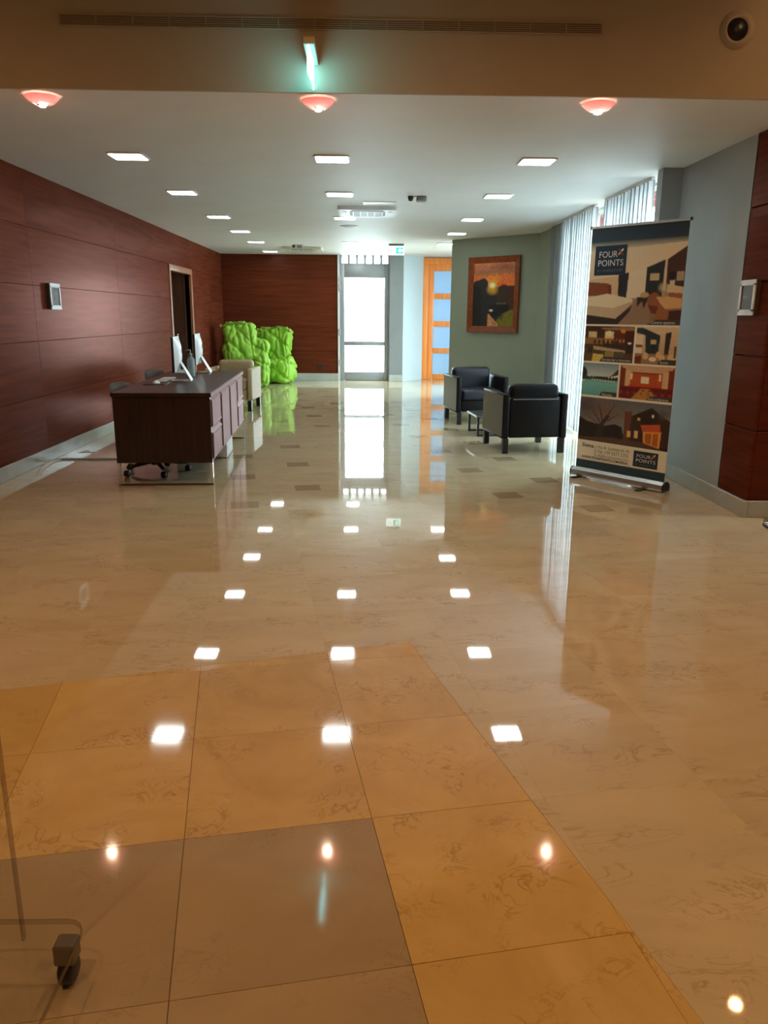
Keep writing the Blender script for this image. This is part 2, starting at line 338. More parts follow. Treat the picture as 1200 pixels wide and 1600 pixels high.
for k in range(-8, 9):
    for m in range(6, 28):
        if (k+m) % 2 or (k in (1, 2) and m < 15): continue
        x, y = uv2xy(U0+(k+0.41)*PITCH, V0+(m+0.39)*PITCH)
        if not (-1.25 < x < 1.75 and 5.2 < y < 16.0): continue
        if y > 11.6 and x > 1.3: continue
        if ins_me is None:
            a = 0.10; ins_me = MB().prism([uv2xy(-a, -a), uv2xy(a, -a), uv2xy(a, a), uv2xy(-a, a)], -0.0005, 0.0006).mesh('tile_insert', 'insert_marble')
        link_mesh('tile_insert', ins_me, floor, (x, y, 0))

# ------------------------------------------------------------------ ceiling, beam, shell
ceiling = struct(B((XL-0.4, YBEAM+0.02, H), (3.3, 17.4, H+0.25)).build('ceiling', 'ceiling_paint'), 'white plaster ceiling of the lounge', 'ceiling')
struct(B((-5.2, YBEAM, H), (5.2, YBEAM+0.02, HALL_H+0.2)).build('wall_upper', 'warm_lit_paint'), 'downstand beam across the hall, warm light in its beige colour', 'beam')
struct(B((-5.2, -4.2, HALL_H), (5.2, YBEAM+0.02, HALL_H+0.25)).build('ceiling_hall', 'warm_lit_paint'))
struct(B((-5.3, -4.3, -0.1), (-5.1, YBEAM+0.3, HALL_H+0.2)).build('wall_hall_left', 'warm_lit_paint'))
struct(B((5.1, -4.3, -0.1), (5.3, YBEAM+0.4, HALL_H+0.2)).build('wall_hall_right', 'warm_lit_paint'))
struct(B((-5.2, -4.4, -0.1), (5.2, -4.2, HALL_H+0.2)).build('wall_hall_back', 'warm_lit_paint'))
struct(B((-5.2, YBEAM+0.02, -0.1), (XL-0.09, YBEAM+0.25, H)).build('wall_hall_front', 'warm_lit_paint'))

# left panelled wall with its doorway
wl = MB(); wl.box((XL-0.3, YBEAM+0.02, -0.1), (XL-0.022, 12.16, H+0.1)); wl.box((XL-0.3, 13.51, -0.1), (XL-0.022, YB+0.5, H+0.1))
wl.box((XL-0.3, 12.16, 2.02), (XL-0.022, 13.51, H+0.1)); wl.box((XL-0.42, 12.0, -0.1), (XL-0.30, 13.7, 2.2))
wall_left = struct(wl.build('wall_left', 'wall_backing'), 'long left wall clad in mahogany panels', 'wall')
def panel_x(x0, x1, y0, y1, z0, z1, parent):
    B((x0, y0+0.0008, z0+0.0012), (x1, y1-0.0008, z1-0.0012), 0.0015, 1).build('panel', 'wall_wood', parent)
for ci in range(5):
    z0, z1 = Z_COURSE[ci], Z_COURSE[ci+1]
    for y0, y1 in ((YBEAM+0.03, 7.15), (7.15, 9.59), (9.59, 12.06)): panel_x(XL-0.022, XL, y0, y1, z0, z1, wall_left)
    if ci < 4: panel_x(XL-0.022, XL, 12.06, 12.12, z0, z1, wall_left) if False else None
    if ci == 4: panel_x(XL-0.022, XL-0.004, 12.065, 13.61, z0, z1, wall_left)
    panel_x(XL-0.022, XL-0.004, 13.61, 15.2, z0, z1, wall_left); panel_x(XL-0.022, XL-0.004, 15.2, YB, z0, z1, wall_left)
d3 = struct(empty('door_3', (XL, 12.83, 0)), 'dark wooden doorway with a brown timber casing in the left wall', 'door')
B((-0.10, -0.77, 0), (0.018, -0.68, 2.06), 0.006).build('jamb', 'frame_wood', d3); B((-0.10, 0.68, 0), (0.018, 0.77, 2.06), 0.006).build('jamb', 'frame_wood', d3)
B((-0.10, -0.77, 1.975), (0.02, 0.77, 2.065), 0.006).build('lintel', 'frame_wood', d3)
lf = B((-0.16, -0.68, 0.005), (-0.115, -0.005, 1.975), 0.004).build('leaf', 'dark_leaf_wood', d3); B((-0.16, 0.005, 0.005), (-0.115, 0.68, 1.975), 0.004).build('leaf', 'dark_leaf_wood', d3)
h = MB(); h.tube([(-0.115, -0.08, 1.02), (-0.06, -0.08, 1.02), (-0.06, -0.19, 1.02)], 0.009); h.build('handle', 'chrome', lf)
bl = MB(); bl.box((XL-0.02, YBEAM+0.03, 0), (XL+0.014, 12.05, 0.12), 0.003, 1); bl.box((XL-0.02, 13.61, 0), (XL+0.014, YB, 0.12), 0.003, 1)
struct(bl.build('baseboard_left', 'stone_base'))

# back wall: wood panels, glass door, transom, pillar, oblique pale wall, orange door
wb = MB(); wb.box((XL-0.3, YB+0.022, -0.1), (-0.585, YB+0.3, H+0.1)); wb.box((-0.62, YB+0.1, H-0.006), (0.6, YB+0.3, H+0.1))
wall_back = struct(wb.build('wall_back', 'wall_backing'), 'end wall clad in mahogany panels left of the glass door', 'wall')
for ci in range(5):
    z0, z1 = Z_COURSE[ci], Z_COURSE[ci+1]
    if ci == 0: z0 = 0.15
    B((XL, YB, z0+0.002), (-0.585, YB+0.022, z1-0.002), 0.002, 1).build('panel', 'wall_wood', wall_back)
struct(B((XL+0.016, YB-0.016, 0), (-0.585, YB+0.02, 0.148), 0.003, 1).build('baseboard_back', 'stone_base'))
d1 = struct(empty('door_1', (0, YB+0.03, 0)), 'grey metal glass door glaring with daylight in the end wall', 'door')
B((-0.585, -0.05, 0), (-0.545, 0.08, H-0.004)).build('jamb', 'white_plastic', d1)
B((0.455, -0.02, 0), (0.49, 0.08, H-0.004)).build('jamb', 'aluminium', d1)
for nm, lo, hi in (('stile', (-0.545, -0.03, 0.001), (-0.445, 0.03, 2.36)), ('stile', (0.38, -0.03, 0.001), (0.455, 0.03, 2.36)),
                   ('top_rail', (-0.445, -0.03, 2.09), (0.38, 0.03, 2.36)), ('middle_rail', (-0.445, -0.03, 0.725), (0.38, 0.03, 0.812)), ('bottom_rail', (-0.445, -0.03, 0.001), (0.38, 0.03, 0.18))):
    B(lo, hi, 0.006).build(nm, 'aluminium', d1)
B((-0.545, -0.04, 2.352), (0.455, 0.05, 2.372)).build('door_head', 'aluminium', d1)
B((-0.447, -0.005, 0.798), (0.382, 0.005, 2.092)).build('pane', 'pane_glass', d1); B((-0.447, -0.005, 0.178), (0.382, 0.005, 0.737)).build('pane', 'pane_glass', d1)
hg = B((-0.565, -0.06, 0.30), (-0.535, -0.03, 0.44), 0.004).mesh('hinge', 'silver')
for z in (0, 0.62, 1.53, 1.70): link_mesh('hinge', hg, d1, (0, 0, z))
w1 = struct(empty('window_1', (0, YB+0.05, 2.372)), 'row of small bright transom panes above the glass door', 'window')
bar = B((-0.024, -0.03, 0), (0.024, 0.03, H-2.372-0.004)).mesh('glazing_bar', 'aluminium')
pn = B((-0.072, -0.003, 0.004), (0.072, 0.003, H-2.372-0.010)).mesh('pane', 'pane_glass')
for i in range(7):
    x = -0.52+i*0.166
    link_mesh('glazing_bar', bar, w1, (x, 0, 0))
    if i < 6: link_mesh('pane', pn, w1, (x+0.083, 0, 0))
struct(MB().prism([(0.49, 16.36), (0.765, 16.34), (0.765, 16.75), (0.49, 16.75)], -0.05, H+0.1).build('wall_pillar', 'pillar_paint'), 'narrow grey pillar right of the glass door', 'pillar')
struct(B((0.485, 16.325, 0), (0.77, 16.36, 0.135), 0.003, 1).build('baseboard_pillar', 'stone_base'))
struct(MB().wallseg((0.765, 16.36), (1.215, 16.88), 0.2, -0.05, H+0.1).build('wall_oblique', 'pale_blue_paint'), 'pale blue oblique wall between pillar and orange door', 'wall')
wr = MB(); wr.box((1.0, 16.95, 2.525), (2.9, 17.15, H+0.1)); wr.box((2.185, 16.9, -0.05), (2.9, 17.1, H+0.1)); wr.box((1.02, 16.95, -0.05), (1.215, 17.15, H+0.1))
struct(wr.build('wall_far', 'pale_blue_paint'))
d2 = struct(empty('door_2', (1.7, 16.9, 0)), 'orange wooden door with four frosted panes', 'door')
for nm, lo, hi in (('jamb', (-0.50, -0.03, 0), (-0.385, 0.12, 2.52)), ('jamb', (0.385, -0.03, 0), (0.50, 0.12, 2.52)), ('lintel', (-0.50, -0.032, 2.40), (0.50, 0.12, 2.522)),
                   ('stile', (-0.385, 0.01, 0.0), (-0.262, 0.055, 2.405)), ('stile', (0.262, 0.01, 0.0), (0.38, 0.055, 2.405))):
    B(lo, hi, 0.008).build(nm, 'door_wood', d2)
for z0, z1 in ((0.0, 0.115), (0.56, 0.665), (1.12, 1.235), (1.69, 1.805), (2.26, 2.405)): B((-0.262, 0.012, z0), (0.262, 0.053, z1), 0.006).build('rail', 'door_wood', d2)
for z0, z1 in ((0.115, 0.56), (0.665, 1.12), (1.235, 1.69), (1.805, 2.26)): B((-0.262, 0.028, z0), (0.262, 0.036, z1)).build('pane', 'frosted_glass', d2)
hh = MB(); hh.tube([(0.32, 0.01, 1.05), (0.32, -0.05, 1.05), (0.20, -0.05, 1.05)], 0.009); hh.build('handle', 'chrome', d2)

# sage diagonal wall, window wall with pier, right wall
sg = MB(); sg.wallseg((1.40, 13.15), (2.574, 11.93), 0.25, -0.05, H+0.1)
struct(sg.build('wall_diagonal', 'sage_paint'), 'sage green oblique wall behind the dark armchairs', 'wall')
sgb = MB(); sgb.wallseg((1.395, 13.138), (2.566, 11.92), 0.014, 0, 0.12); struct(sgb.build('baseboard_diagonal', 'stone_base'))
ws = MB(); ws.prism([(2.574, 11.93), (2.62, 10.35), (3.05, 10.35), (3.05, 13.5), (2.80, 13.5), (2.80, 12.1)], -0.05, H+0.1); ws.box((2.80, 15.30, -0.05), (3.05, 17.15, H+0.1))
struct(ws.build('wall_window_side', 'sage_paint'))
rw = MB(); rw.box((XR, 5.52, -0.05), (3.05, 6.97, H+0.1)); rw.box((2.45, 6.78, -0.05), (XR+0.01, 6.90, H+0.1))
struct(rw.build('wall_right', 'grey_paint'), 'grey painted wall beside the roll-up banner', 'wall')
cw = MB(); cw.box((XR+0.022, 5.122, -0.05), (5.2, 5.52, H+0.1))
wall_col = struct(cw.build('wall_corner', 'wall_backing'), 'mahogany clad wall corner at the right edge', 'wall')
for ci in range(5):
    z0, z1 = Z_COURSE[ci], Z_COURSE[ci+1]
    B((XR, 5.10, z0+0.004), (XR+0.022, 5.535, z1-0.004), 0.003, 1).build('panel', 'wall_wood', wall_col)
    for x0, x1 in ((XR+0.024, 4.0), (4.0, 5.15)): B((x0, 5.10, z0+0.004), (x1-0.003, 5.122, z1-0.004), 0.003, 1).build('panel', 'wall_wood', wall_col)
br = MB(); br.box((XR-0.012, 5.088, 0), (XR+0.02, 6.79, 0.118), 0.003, 1); br.box((XR+0.021, 5.088, 0), (5.1, 5.11, 0.118), 0.003, 1); br.box((2.438, 6.768, 0), (XR+0.01, 6.79, 0.118), 0.003, 1)
struct(br.build('baseboard_right', 'stone_base'))
w2 = struct(empty('window_2', (2.70, 0, 0)), 'tall daylight window behind the sheer curtains', 'window')
for lo, hi in (((-0.04, 6.97, 0.0), (0.04, 7.05, 2.53)), ((-0.04, 10.27, 0.0), (0.04, 10.35, 2.53)), ((-0.04, 8.63, 0.0), (0.04, 8.73, 2.53)), ((-0.04, 7.05, 2.51), (0.04, 10.27, 2.537)), ((-0.04, 7.05, 0.0), (0.04, 10.27, 0.10)),
               ((-0.03, 7.80, 0.10), (0.03, 7.86, 2.51)), ((-0.03, 9.47, 0.10), (0.03, 9.53, 2.51))):
    B(lo, hi, 0.004, 1).build('window_frame', 'white_plastic', w2)
for y0, y1 in ((7.05, 7.80), (7.86, 8.63), (8.73, 9.47), (9.53, 10.27)): B((-0.004, y0-0.002, 0.098), (0.004, y1+0.002, 2.512)).build('pane', 'pane_glass', w2)

w3 = struct(empty('window_3', (2.92, 0, 0)), 'tall side window hidden behind the sage wall', 'window')
for lo, hi in (((-0.04, 13.5, 0.0), (0.04, 13.58, 2.53)), ((-0.04, 15.22, 0.0), (0.04, 15.30, 2.53)), ((-0.04, 14.36, 0.0), (0.04, 14.44, 2.53)), ((-0.04, 13.58, 2.40), (0.04, 15.22, 2.53)), ((-0.04, 13.58, 0.0), (0.04, 15.22, 0.08))):
    B(lo, hi, 0.004, 1).build('window_frame', 'white_plastic', w3)
for y0, y1 in ((13.58, 14.36), (14.44, 15.22)): B((-0.004, y0-0.002, 0.078), (0.004, y1+0.002, 2.402)).build('pane', 'pane_glass', w3)
# outside: terrace slab and the red awning fascia seen above the curtain gaps
struct(B((-9, 17.2, -0.35), (9, 30, -0.05)).build('ground_outside', 'terrace')); struct(B((3.05, -2, -0.35), (16, 17.2, -0.05)).build('ground_terrace', 'terrace'))
aw = empty('awning', (2.80, 8.66, 2.385)); tag(aw, 'red slatted awning outside the curtained window', 'awning')
for i in range(2): B((0, -1.66, 0.075*i), (0.03, 1.66, 0.075*i+0.068), 0.004, 1).build('slat', 'red_paint', aw)
mb = MB(); mb.box((0.03, -1.66, -2.43), (0.06, -1.63, 0.15)); mb.build('post', 'white_plastic', aw); mb = MB(); mb.box((0.03, 1.63, -2.43), (0.06, 1.66, 0.15)); mb.build('post', 'white_plastic', aw)

# ------------------------------------------------------------------ curtains
def curtain(name, y0, y1, label, seed):
    r = random.Random(seed); n = 260; nz = 10; L = y1-y0; np_ = int(L/0.10); ph = [r.uniform(-0.5, 0.5) for _ in range(np_+2)]; am = [r.uniform(0.6, 1.2) for _ in range(np_+2)]
    vs = []; fs = []
    for j in range(nz+1):
        z = 0.02+(2.515-0.02)*j/nz; t = 1-j/nz
        for i in range(n+1):
            s = i/n*np_; k = int(min(s, np_-1)); a = am[k]*(1-(s-k))+am[k+1]*(s-k); p = ph[k]*(1-(s-k))+ph[k+1]*(s-k)
            x = 2.52+0.032*a*math.sin(2*PI*s+p+0.5*t*math.sin(k*1.7))+0.012*t*math.sin(s*1.1+seed)
            y = y0+L*i/n+0.018*math.sin(4*PI*s+p)+0.02*t*math.sin(s*0.7+seed)
            vs.append((x, y, z))
    for j in range(nz):
        for i in range(n): fs.append((j*(n+1)+i, j*(n+1)+i+1, (j+1)*(n+1)+i+1, (j+1)*(n+1)+i))
    root = empty(name, (2.52, (y0+y1)/2, 0)); tag(root, label, 'curtain', 'sheer window curtains')
    c = MB().add([(x-2.52, y-(y0+y1)/2, z) for x, y, z in vs], fs, True).build('curtain_fabric', 'sheer', root)
    B((-0.018, -L/2, 2.512), (0.018, L/2, H), 0.003, 1).build('curtain_track', 'white_plastic', root)
curtain('sheer_curtain', 8.92, 10.92, 'white sheer curtain hanging beside the sage wall behind the armchairs', 3)
curtain('sheer_curtain', 7.20, 8.56, 'white sheer curtain hanging behind the roll-up banner', 5)

# ------------------------------------------------------------------ ceiling fittings
def rounded_rect(sx, sy, r, n=5):
    out = []
    for cx, cy, a0 in ((sx-r, sy-r, 0), (-sx+r, sy-r, PI/2), (-sx+r, -sy+r, PI), (sx-r, -sy+r, 3*PI/2)):
        for i in range(n): out.append((cx+r*math.cos(a0+PI/2*i/(n-1)), cy+r*math.sin(a0+PI/2*i/(n-1))))
    return out
def ring(o, i, z0, z1):
    n = len(o); mb = MB(); vs = [(x, y, z) for z in (z0, z1) for x, y in o]+[(x, y, z) for z in (z0, z1) for x, y in i]; fs = []
    for k in range(n):
        j = (k+1) % n
        fs += [(k, j, n+j, n+k), (2*n+k, 2*n+j, 3*n+j, 3*n+k), (k, j, 2*n+j, 2*n+k), (n+k, n+j, 3*n+j, 3*n+k)]
    return mb.add(vs, fs)
fr_me = ring(rounded_rect(0.142, 0.142, 0.03), rounded_rect(0.128, 0.128, 0.024), -0.012, 0.0).mesh('trim_ring', 'white_plastic')
df_me = MB().prism(rounded_rect(0.128, 0.128, 0.024), -0.008, -0.001).mesh('diffuser', 'panel_light')
LX = (-1.866, -0.270, 1.354); LY = (6.57, 8.394, 10.376, 12.089, 13.79, 15.773); ORD = ('first', 'second', 'third', 'fourth', 'fifth', 'sixth')
for ri, (x, rn) in enumerate(zip(LX, ('left', 'middle', 'right'))):
    for i, y in enumerate(LY):
        if (ri == 1 and i == 3) or (ri == 2 and i == 5): continue
        o = empty('ceiling_light', (x, y, H)); tag(o, 'square lit ceiling panel, %s from the beam in the %s row' % (ORD[i], rn), 'ceiling light', 'square ceiling lights')
        link_mesh('trim_ring', fr_me, o); link_mesh('diffuser', df_me, o)
dish = MB().lathe([(0.030, -0.052), (0.045, -0.049), (0.070, -0.035), (0.092, -0.015), (0.097, -0.009), (0.094, -0.007), (0.088, -0.013), (0.067, -0.031), (0.044, -0.045), (0.030, -0.048)], n=32).mesh('glass_dish', 'pink_glass')
ros = MB().lathe([(0.05, 0), (0.05, -0.006), (0.028, -0.010), (0.022, -0.04), (0.0, -0.04)], n=24).mesh('rosette', 'silver')
blb = MB().lathe([(0.0, -0.040), (0.015, -0.042), (0.020, -0.050), (0.016, -0.060), (0.0, -0.062)], n=20).mesh('bulb', 'bulb_light')
clp = B((-0.005, 0.022, -0.058), (0.005, 0.034, -0.044)).mesh('clip', 'silver')
for x, y, w in ((-1.850, 4.87, 'left'), (-0.277, 4.87, 'middle'), (1.340, 4.85, 'right')):
    o = empty('dish_spotlight', (x, y, H)); tag(o, 'small ceiling spotlight with pink glass dish, %s of the three under the beam' % w, 'spotlight', 'pink dish spotlights')
    link_mesh('rosette', ros, o); link_mesh('glass_dish', dish, o); link_mesh('bulb', blb, o)
    for a in (0.6, 2.7, 4.8):
        c = link_mesh('clip', clp, o); c.rotation_euler = (0, 0, a)
# warm downlights in the front hall, out of frame; one glints in the floor at bottom right
hl_r = MB().lathe([(0.060, 0), (0.060, -0.006), (0.042, -0.008), (0.040, 0.0)], n=24).mesh('trim_ring', 'silver'); hl_b = MB().lathe([(0.0, -0.004), (0.016, -0.004), (0.016, -0.001), (0.0, -0.001)], n=16).mesh('bulb', 'warm_lamp')
for i, (x, y) in enumerate(((2.63, 4.35), (-2.6, 3.0), (0.1, 3.1), (2.5, 3.0), (-1.2, 0.2), (1.6, 0.2))):
    o = empty('hall_downlight', (x, y, HALL_H)); tag(o, 'round warm hall ceiling downlight out of frame, %s' % ('', 'left of the row nearer the beam', 'middle of the row nearer the beam', 'right of the row nearer the beam', 'left of the pair overhead', 'right of the pair overhead')[i] if i else 'round warm downlight whose glint shows at bottom right of the floor', 'downlight', 'front hall downlights')
    link_mesh('trim_ring', hl_r, o); link_mesh('bulb', hl_b, o)
    l = bpy.data.lights.new('hall_lamp', 'SPOT'); l.energy = HALL_W*(0.12 if i == 0 else 1); l.color = (1.0, 0.53, 0.21); l.spot_size = math.radians(168); l.spot_blend = 1.0; l.shadow_soft_size = 0.04
    lo = bpy.data.objects.new('hall_lamp', l); lo.location = (0, 0, -0.02); lo.parent = o; COL.objects.link(lo)

def cassette(loc, label, m, s=0.33):
    o = empty('air_conditioner', loc); tag(o, label, 'air conditioner')
    ring(rounded_rect(s, s, 0.02, 3), rounded_rect(s*0.62, s*0.62, 0.01, 3), -0.040, 0.0).build('fascia', m, o)
    MB().prism(rounded_rect(s*0.62, s*0.62, 0.01, 3), -0.022, -0.018).build('filter', 'dark_grey', o)
    for i in range(11):
        y = -s*0.55+i*s*0.11; B((-s*0.60, y-0.006, -0.044), (s*0.60, y+0.006, -0.024)).build('slat', m, o)
    for i in range(5): 
        x = -s*0.5+i*s*0.25; B((x-0.004, -s*0.6, -0.047), (x+0.004, s*0.6, -0.042)).build('grille_bar', m, o)
    for a in range(4):
        v = B((-s*0.55, s*0.70, -0.0475), (s*0.55, s*0.86, -0.0445)).build('air_flap', 'dark_grey' if a == 2 else m, o); v.rotation_euler = (0, 0, a*PI/2)
cassette((0.015, 9.62, H), 'white ceiling cassette air conditioner with dark grille, nearer of the two', 'white_plastic', 0.335)
cassette((-1.16, 15.0, H), 'cream ceiling cassette air conditioner above the mahogany end wall', 'cream_plastic', 0.35)
def sensor(loc, label):
    o = empty('ceiling_spotlight', loc); tag(o, label, 'spotlight')
    MB().lathe([(0.028, 0), (0.028, -0.02), (0.020, -0.045), (0.0, -0.05)], (-0.06, 0, 0), 16).build('lamp_head', 'dark_grey', o)
    B((-0.04, -0.012, -0.010), (0.02, 0.012, 0.0), 0.002, 1).build('bracket', 'silver', o)
    B((0.0, -0.05, -0.055), (0.105, 0.05, 0.0), 0.012).build('housing', 'grey_plastic', o)
sensor((0.52, 8.50, H), 'small grey twin ceiling fitting right of the nearer air conditioner')
sensor((-1.22, 14.35, H), 'small dark twin ceiling fitting above the cream air conditioner')
sp = empty('ceiling_speaker', (-0.235, 11.3, H)); tag(sp, 'flat round ceiling speaker behind the nearer air conditioner', 'speaker')
MB().lathe([(0.125, 0), (0.125, -0.008), (0.10, -0.014), (0.09, -0.010)], n=28).build('rim', 'white_plastic', sp); MB().lathe([(0.0, -0.012), (0.092, -0.012), (0.092, -0.002), (0.0, -0.002)], n=28).build('grille', 'grey_plastic', sp)
hp = empty('access_hatch', (0.15, 9.02, H)); tag(hp, 'slim white access panel on the ceiling before the air conditioner', 'hatch')
ring(rounded_rect(0.18, 0.10, 0.008, 3), rounded_rect(0.168, 0.088, 0.006, 3), -0.008, 0).build('hatch_frame', 'silver', hp); MB().prism(rounded_rect(0.166, 0.086, 0.006, 3), -0.006, 0).build('hatch_panel', 'white_plastic', hp)
ex = empty('exit_sign', (0.52, 13.95, H)); tag(ex, 'hanging white and green lit exit sign near the grey pillar', 'exit sign')
B((-0.13, -0.04, -0.035), (0.13, 0.04, 0), 0.006).build('housing', 'grey_plastic', ex)
pl = B((-0.135, -0.006, -0.185), (0.135, 0.006, -0.036), 0.002, 1).build('sign_plate', 'exit_white', ex)
B((-0.005, -0.0085, -0.160), (0.118, -0.0062, -0.056)).build('green_field', 'exit_green', pl)
ar = MB(); 
ar.add([(x, -0.0095, z) for x, z in ((0.028, -0.108), (0.070, -0.066), (0.070, -0.092), (0.110, -0.092), (0.110, -0.124), (0.070, -0.124), (0.070, -0.150))], [tuple(range(7))]); ar.build('arrow', 'exit_white', pl)
for x in (-0.10, -0.075, -0.045): B((x, -0.008, -0.140), (x+0.010, -0.0062, -0.075)).build('pictogram_stroke', 'grey_plastic', pl)
# edge-on green sign on the beam
bs = empty('beam_exit_sign', (-0.293, YBEAM, 2.55)); tag(bs, 'glowing cyan exit sign seen edge-on on the beige beam', 'exit sign')
n = 14; vs = []; fs = []
for i in range(n+1):
    t = i/n; y = -0.34*t-0.004; x = 0.004*math.sin(t*PI*1.7)-0.001
    for dx, z in ((-0.0035-0.004*t, 0.0), (0.0035+0.004*t, 0.0), (0.0035+0.004*t, 0.12), (-0.0035-0.004*t, 0.12)): vs.append((x+dx, y, z))
for i in range(n):
    for k in range(4): fs.append((i*4+k, i*4+(k+1) % 4, i*4+4+(k+1) % 4, i*4+4+k))
fs += [(0, 1, 2, 3), (n*4, n*4+3, n*4+2, n*4+1)]
MB().add(vs, fs).build('light_plate', 'exit_plate', bs)
B((-0.03, -0.36, 0.122), (0.03, 0.0, 0.155), 0.004, 1).build('housing', 'warm_lit_paint', bs)

# vent grille and nozzle on the beam
vg = empty('vent_grille', (-0.184, YBEAM, 2.848)); tag(vg, 'long slotted air grille across the beige beam', 'vent')
B((-1.48, -0.004, 0.0), (1.48, 0.0, 0.055)).build('grille_back', 'grille_dark', vg)
for z in (0.0, 0.0525): B((-1.48, -0.012, z-0.002), (1.48, 0.0, z+0.003)).build('grille_edge', 'grille_metal', vg)
sl = B((-1.478, -0.010, -0.0016), (1.478, -0.003, 0.0016)).mesh('slat', 'grille_metal')
for i in range(4): link_mesh('slat', sl, vg, (0, 0, 0.0105+0.0105*i))
gb = B((-0.0025, -0.0115, 0.0), (0.0025, -0.002, 0.054)).mesh('grille_bar', 'grille_metal')
for i in range(16): link_mesh('grille_bar', gb, vg, (-1.478+i*2.956/15, 0, 0))
nz = empty('air_nozzle', (2.049, YBEAM, 2.885)); tag(nz, 'round air nozzle with dark opening at the right end of the beam', 'vent')
MB().lathe([(0.098, 0), (0.098, -0.003), (0.078, -0.004), (0.074, -0.010), (0.060, -0.010), (0.057, -0.002)], n=36, axis='y').build('nozzle_rim', 'warm_lit_paint', nz)
MB().lathe([(0.0, -0.004), (0.058, -0.004), (0.058, -0.001), (0.0, -0.001)], n=32, axis='y').build('opening', 'black_plastic', nz)

# ------------------------------------------------------------------ desk
DESK_RZ = math.radians(3.0); DH = 0.74
dk = empty('reception_desk', (-1.665, 7.30, 0), DESK_RZ); tag(dk, 'long dark wood reception desk on chrome sled legs with panelled front', 'desk')
DW, DL = 0.375, 1.23          # half width, half length
B((-DW-0.01, -DL-0.01, DH-0.034), (DW+0.01, DL+0.01, DH), 0.003, 1).build('desktop', 'desk_wood', dk)
B((DW+0.010, -DL-0.008, DH-0.033), (DW+0.013, DL+0.008, DH-0.002)).build('edge_strip', 'desk_front_wood_lit', dk)
B((-DW, -DL, 0.185), (DW, -DL+0.03, DH-0.035), 0.003, 1).build('end_panel', 'desk_wood', dk)
B((-DW, DL-0.03, 0.185), (DW, DL, DH-0.035), 0.003, 1).build('end_panel', 'desk_wood', dk)
B((DW-0.03, -DL+0.031, 0.19), (DW-0.006, DL-0.031, DH-0.036)).build('front_panel', 'desk_front_wood_lit', dk)
def raised(y0, y1, z0, z1, nm):
    g = 0.008; x0, x1 = DW-0.008, DW+0.012; b = 0.022
    y0 += g; y1 -= g; z0 += g; z1 -= g
    vs = [(x0, y0, z0), (x0, y1, z0), (x0, y1, z1), (x0, y0, z1), (x1, y0+b, z0+b), (x1, y1-b, z0+b), (x1, y1-b, z1-b), (x1, y0+b, z1-b),
          (x1-0.005, y0+b+0.012, z0+b+0.012), (x1-0.005, y1-b-0.012, z0+b+0.012), (x1-0.005, y1-b-0.012, z1-b-0.012), (x1-0.005, y0+b+0.012, z1-b-0.012)]
    fs = [(3, 2, 1, 0), (0, 1, 5, 4), (1, 2, 6, 5), (2, 3, 7, 6), (3, 0, 4, 7), (4, 5, 9, 8), (5, 6, 10, 9), (6, 7, 11, 10), (7, 4, 8, 11), (8, 9, 10, 11)]
    MB().add(vs, fs).build(nm, 'desk_front_wood_lit', dk)
ys = [-DL+0.012, -0.62, 0.0, 0.62, DL-0.012]
raised(ys[0], ys[1], 0.19, 0.445, 'raised_panel'); raised(ys[0], ys[1], 0.445, DH-0.036, 'raised_panel')
raised(ys[1], ys[2], 0.19, DH-0.036, 'raised_panel'); raised(ys[2], ys[3], 0.19, DH-0.036, 'raised_panel')
raised(ys[3], ys[4], 0.19, 0.445, 'raised_panel'); raised(ys[3], ys[4], 0.445, DH-0.036, 'raised_panel')
for sy in (-1, 1):
    y = sy*(DL-0.018)
    for sx in (-1, 1): B((sx*(DW-0.012)-0.012, y-0.008, 0.0), (sx*(DW-0.012)+0.012, y+0.008, 0.186)).build('leg', 'chrome', dk)
    B((-DW+0.002, y-0.008, 0.0), (DW-0.002, y+0.008, 0.014)).build('sled_bar', 'dark_grey', dk)
def on_desk(x, y): # desk-local -> world
    c, s_ = math.cos(DESK_RZ), math.sin(DESK_RZ); return (-1.665+x*c-y*s_, 7.30+x*s_+y*c)
# under the desk
pc = empty('computer_tower', (*on_desk(0.24, 0.20), 0), DESK_RZ); tag(pc, 'white computer tower standing under the desk', 'computer')
B((-0.10, -0.22, 0.01), (0.10, 0.22, 0.40), 0.006).build('case', 'white_paper', pc); B((0.1005, -0.2, 0.20), (0.102, 0.2, 0.203)).build('seam', 'dark_grey', pc)
for x, y in ((-0.08, -0.2), (0.08, -0.2), (-0.08, 0.2), (0.08, 0.2)): B((x-0.012, y-0.012, 0.0), (x+0.012, y+0.012, 0.012)).build('foot', 'black_plastic', pc)

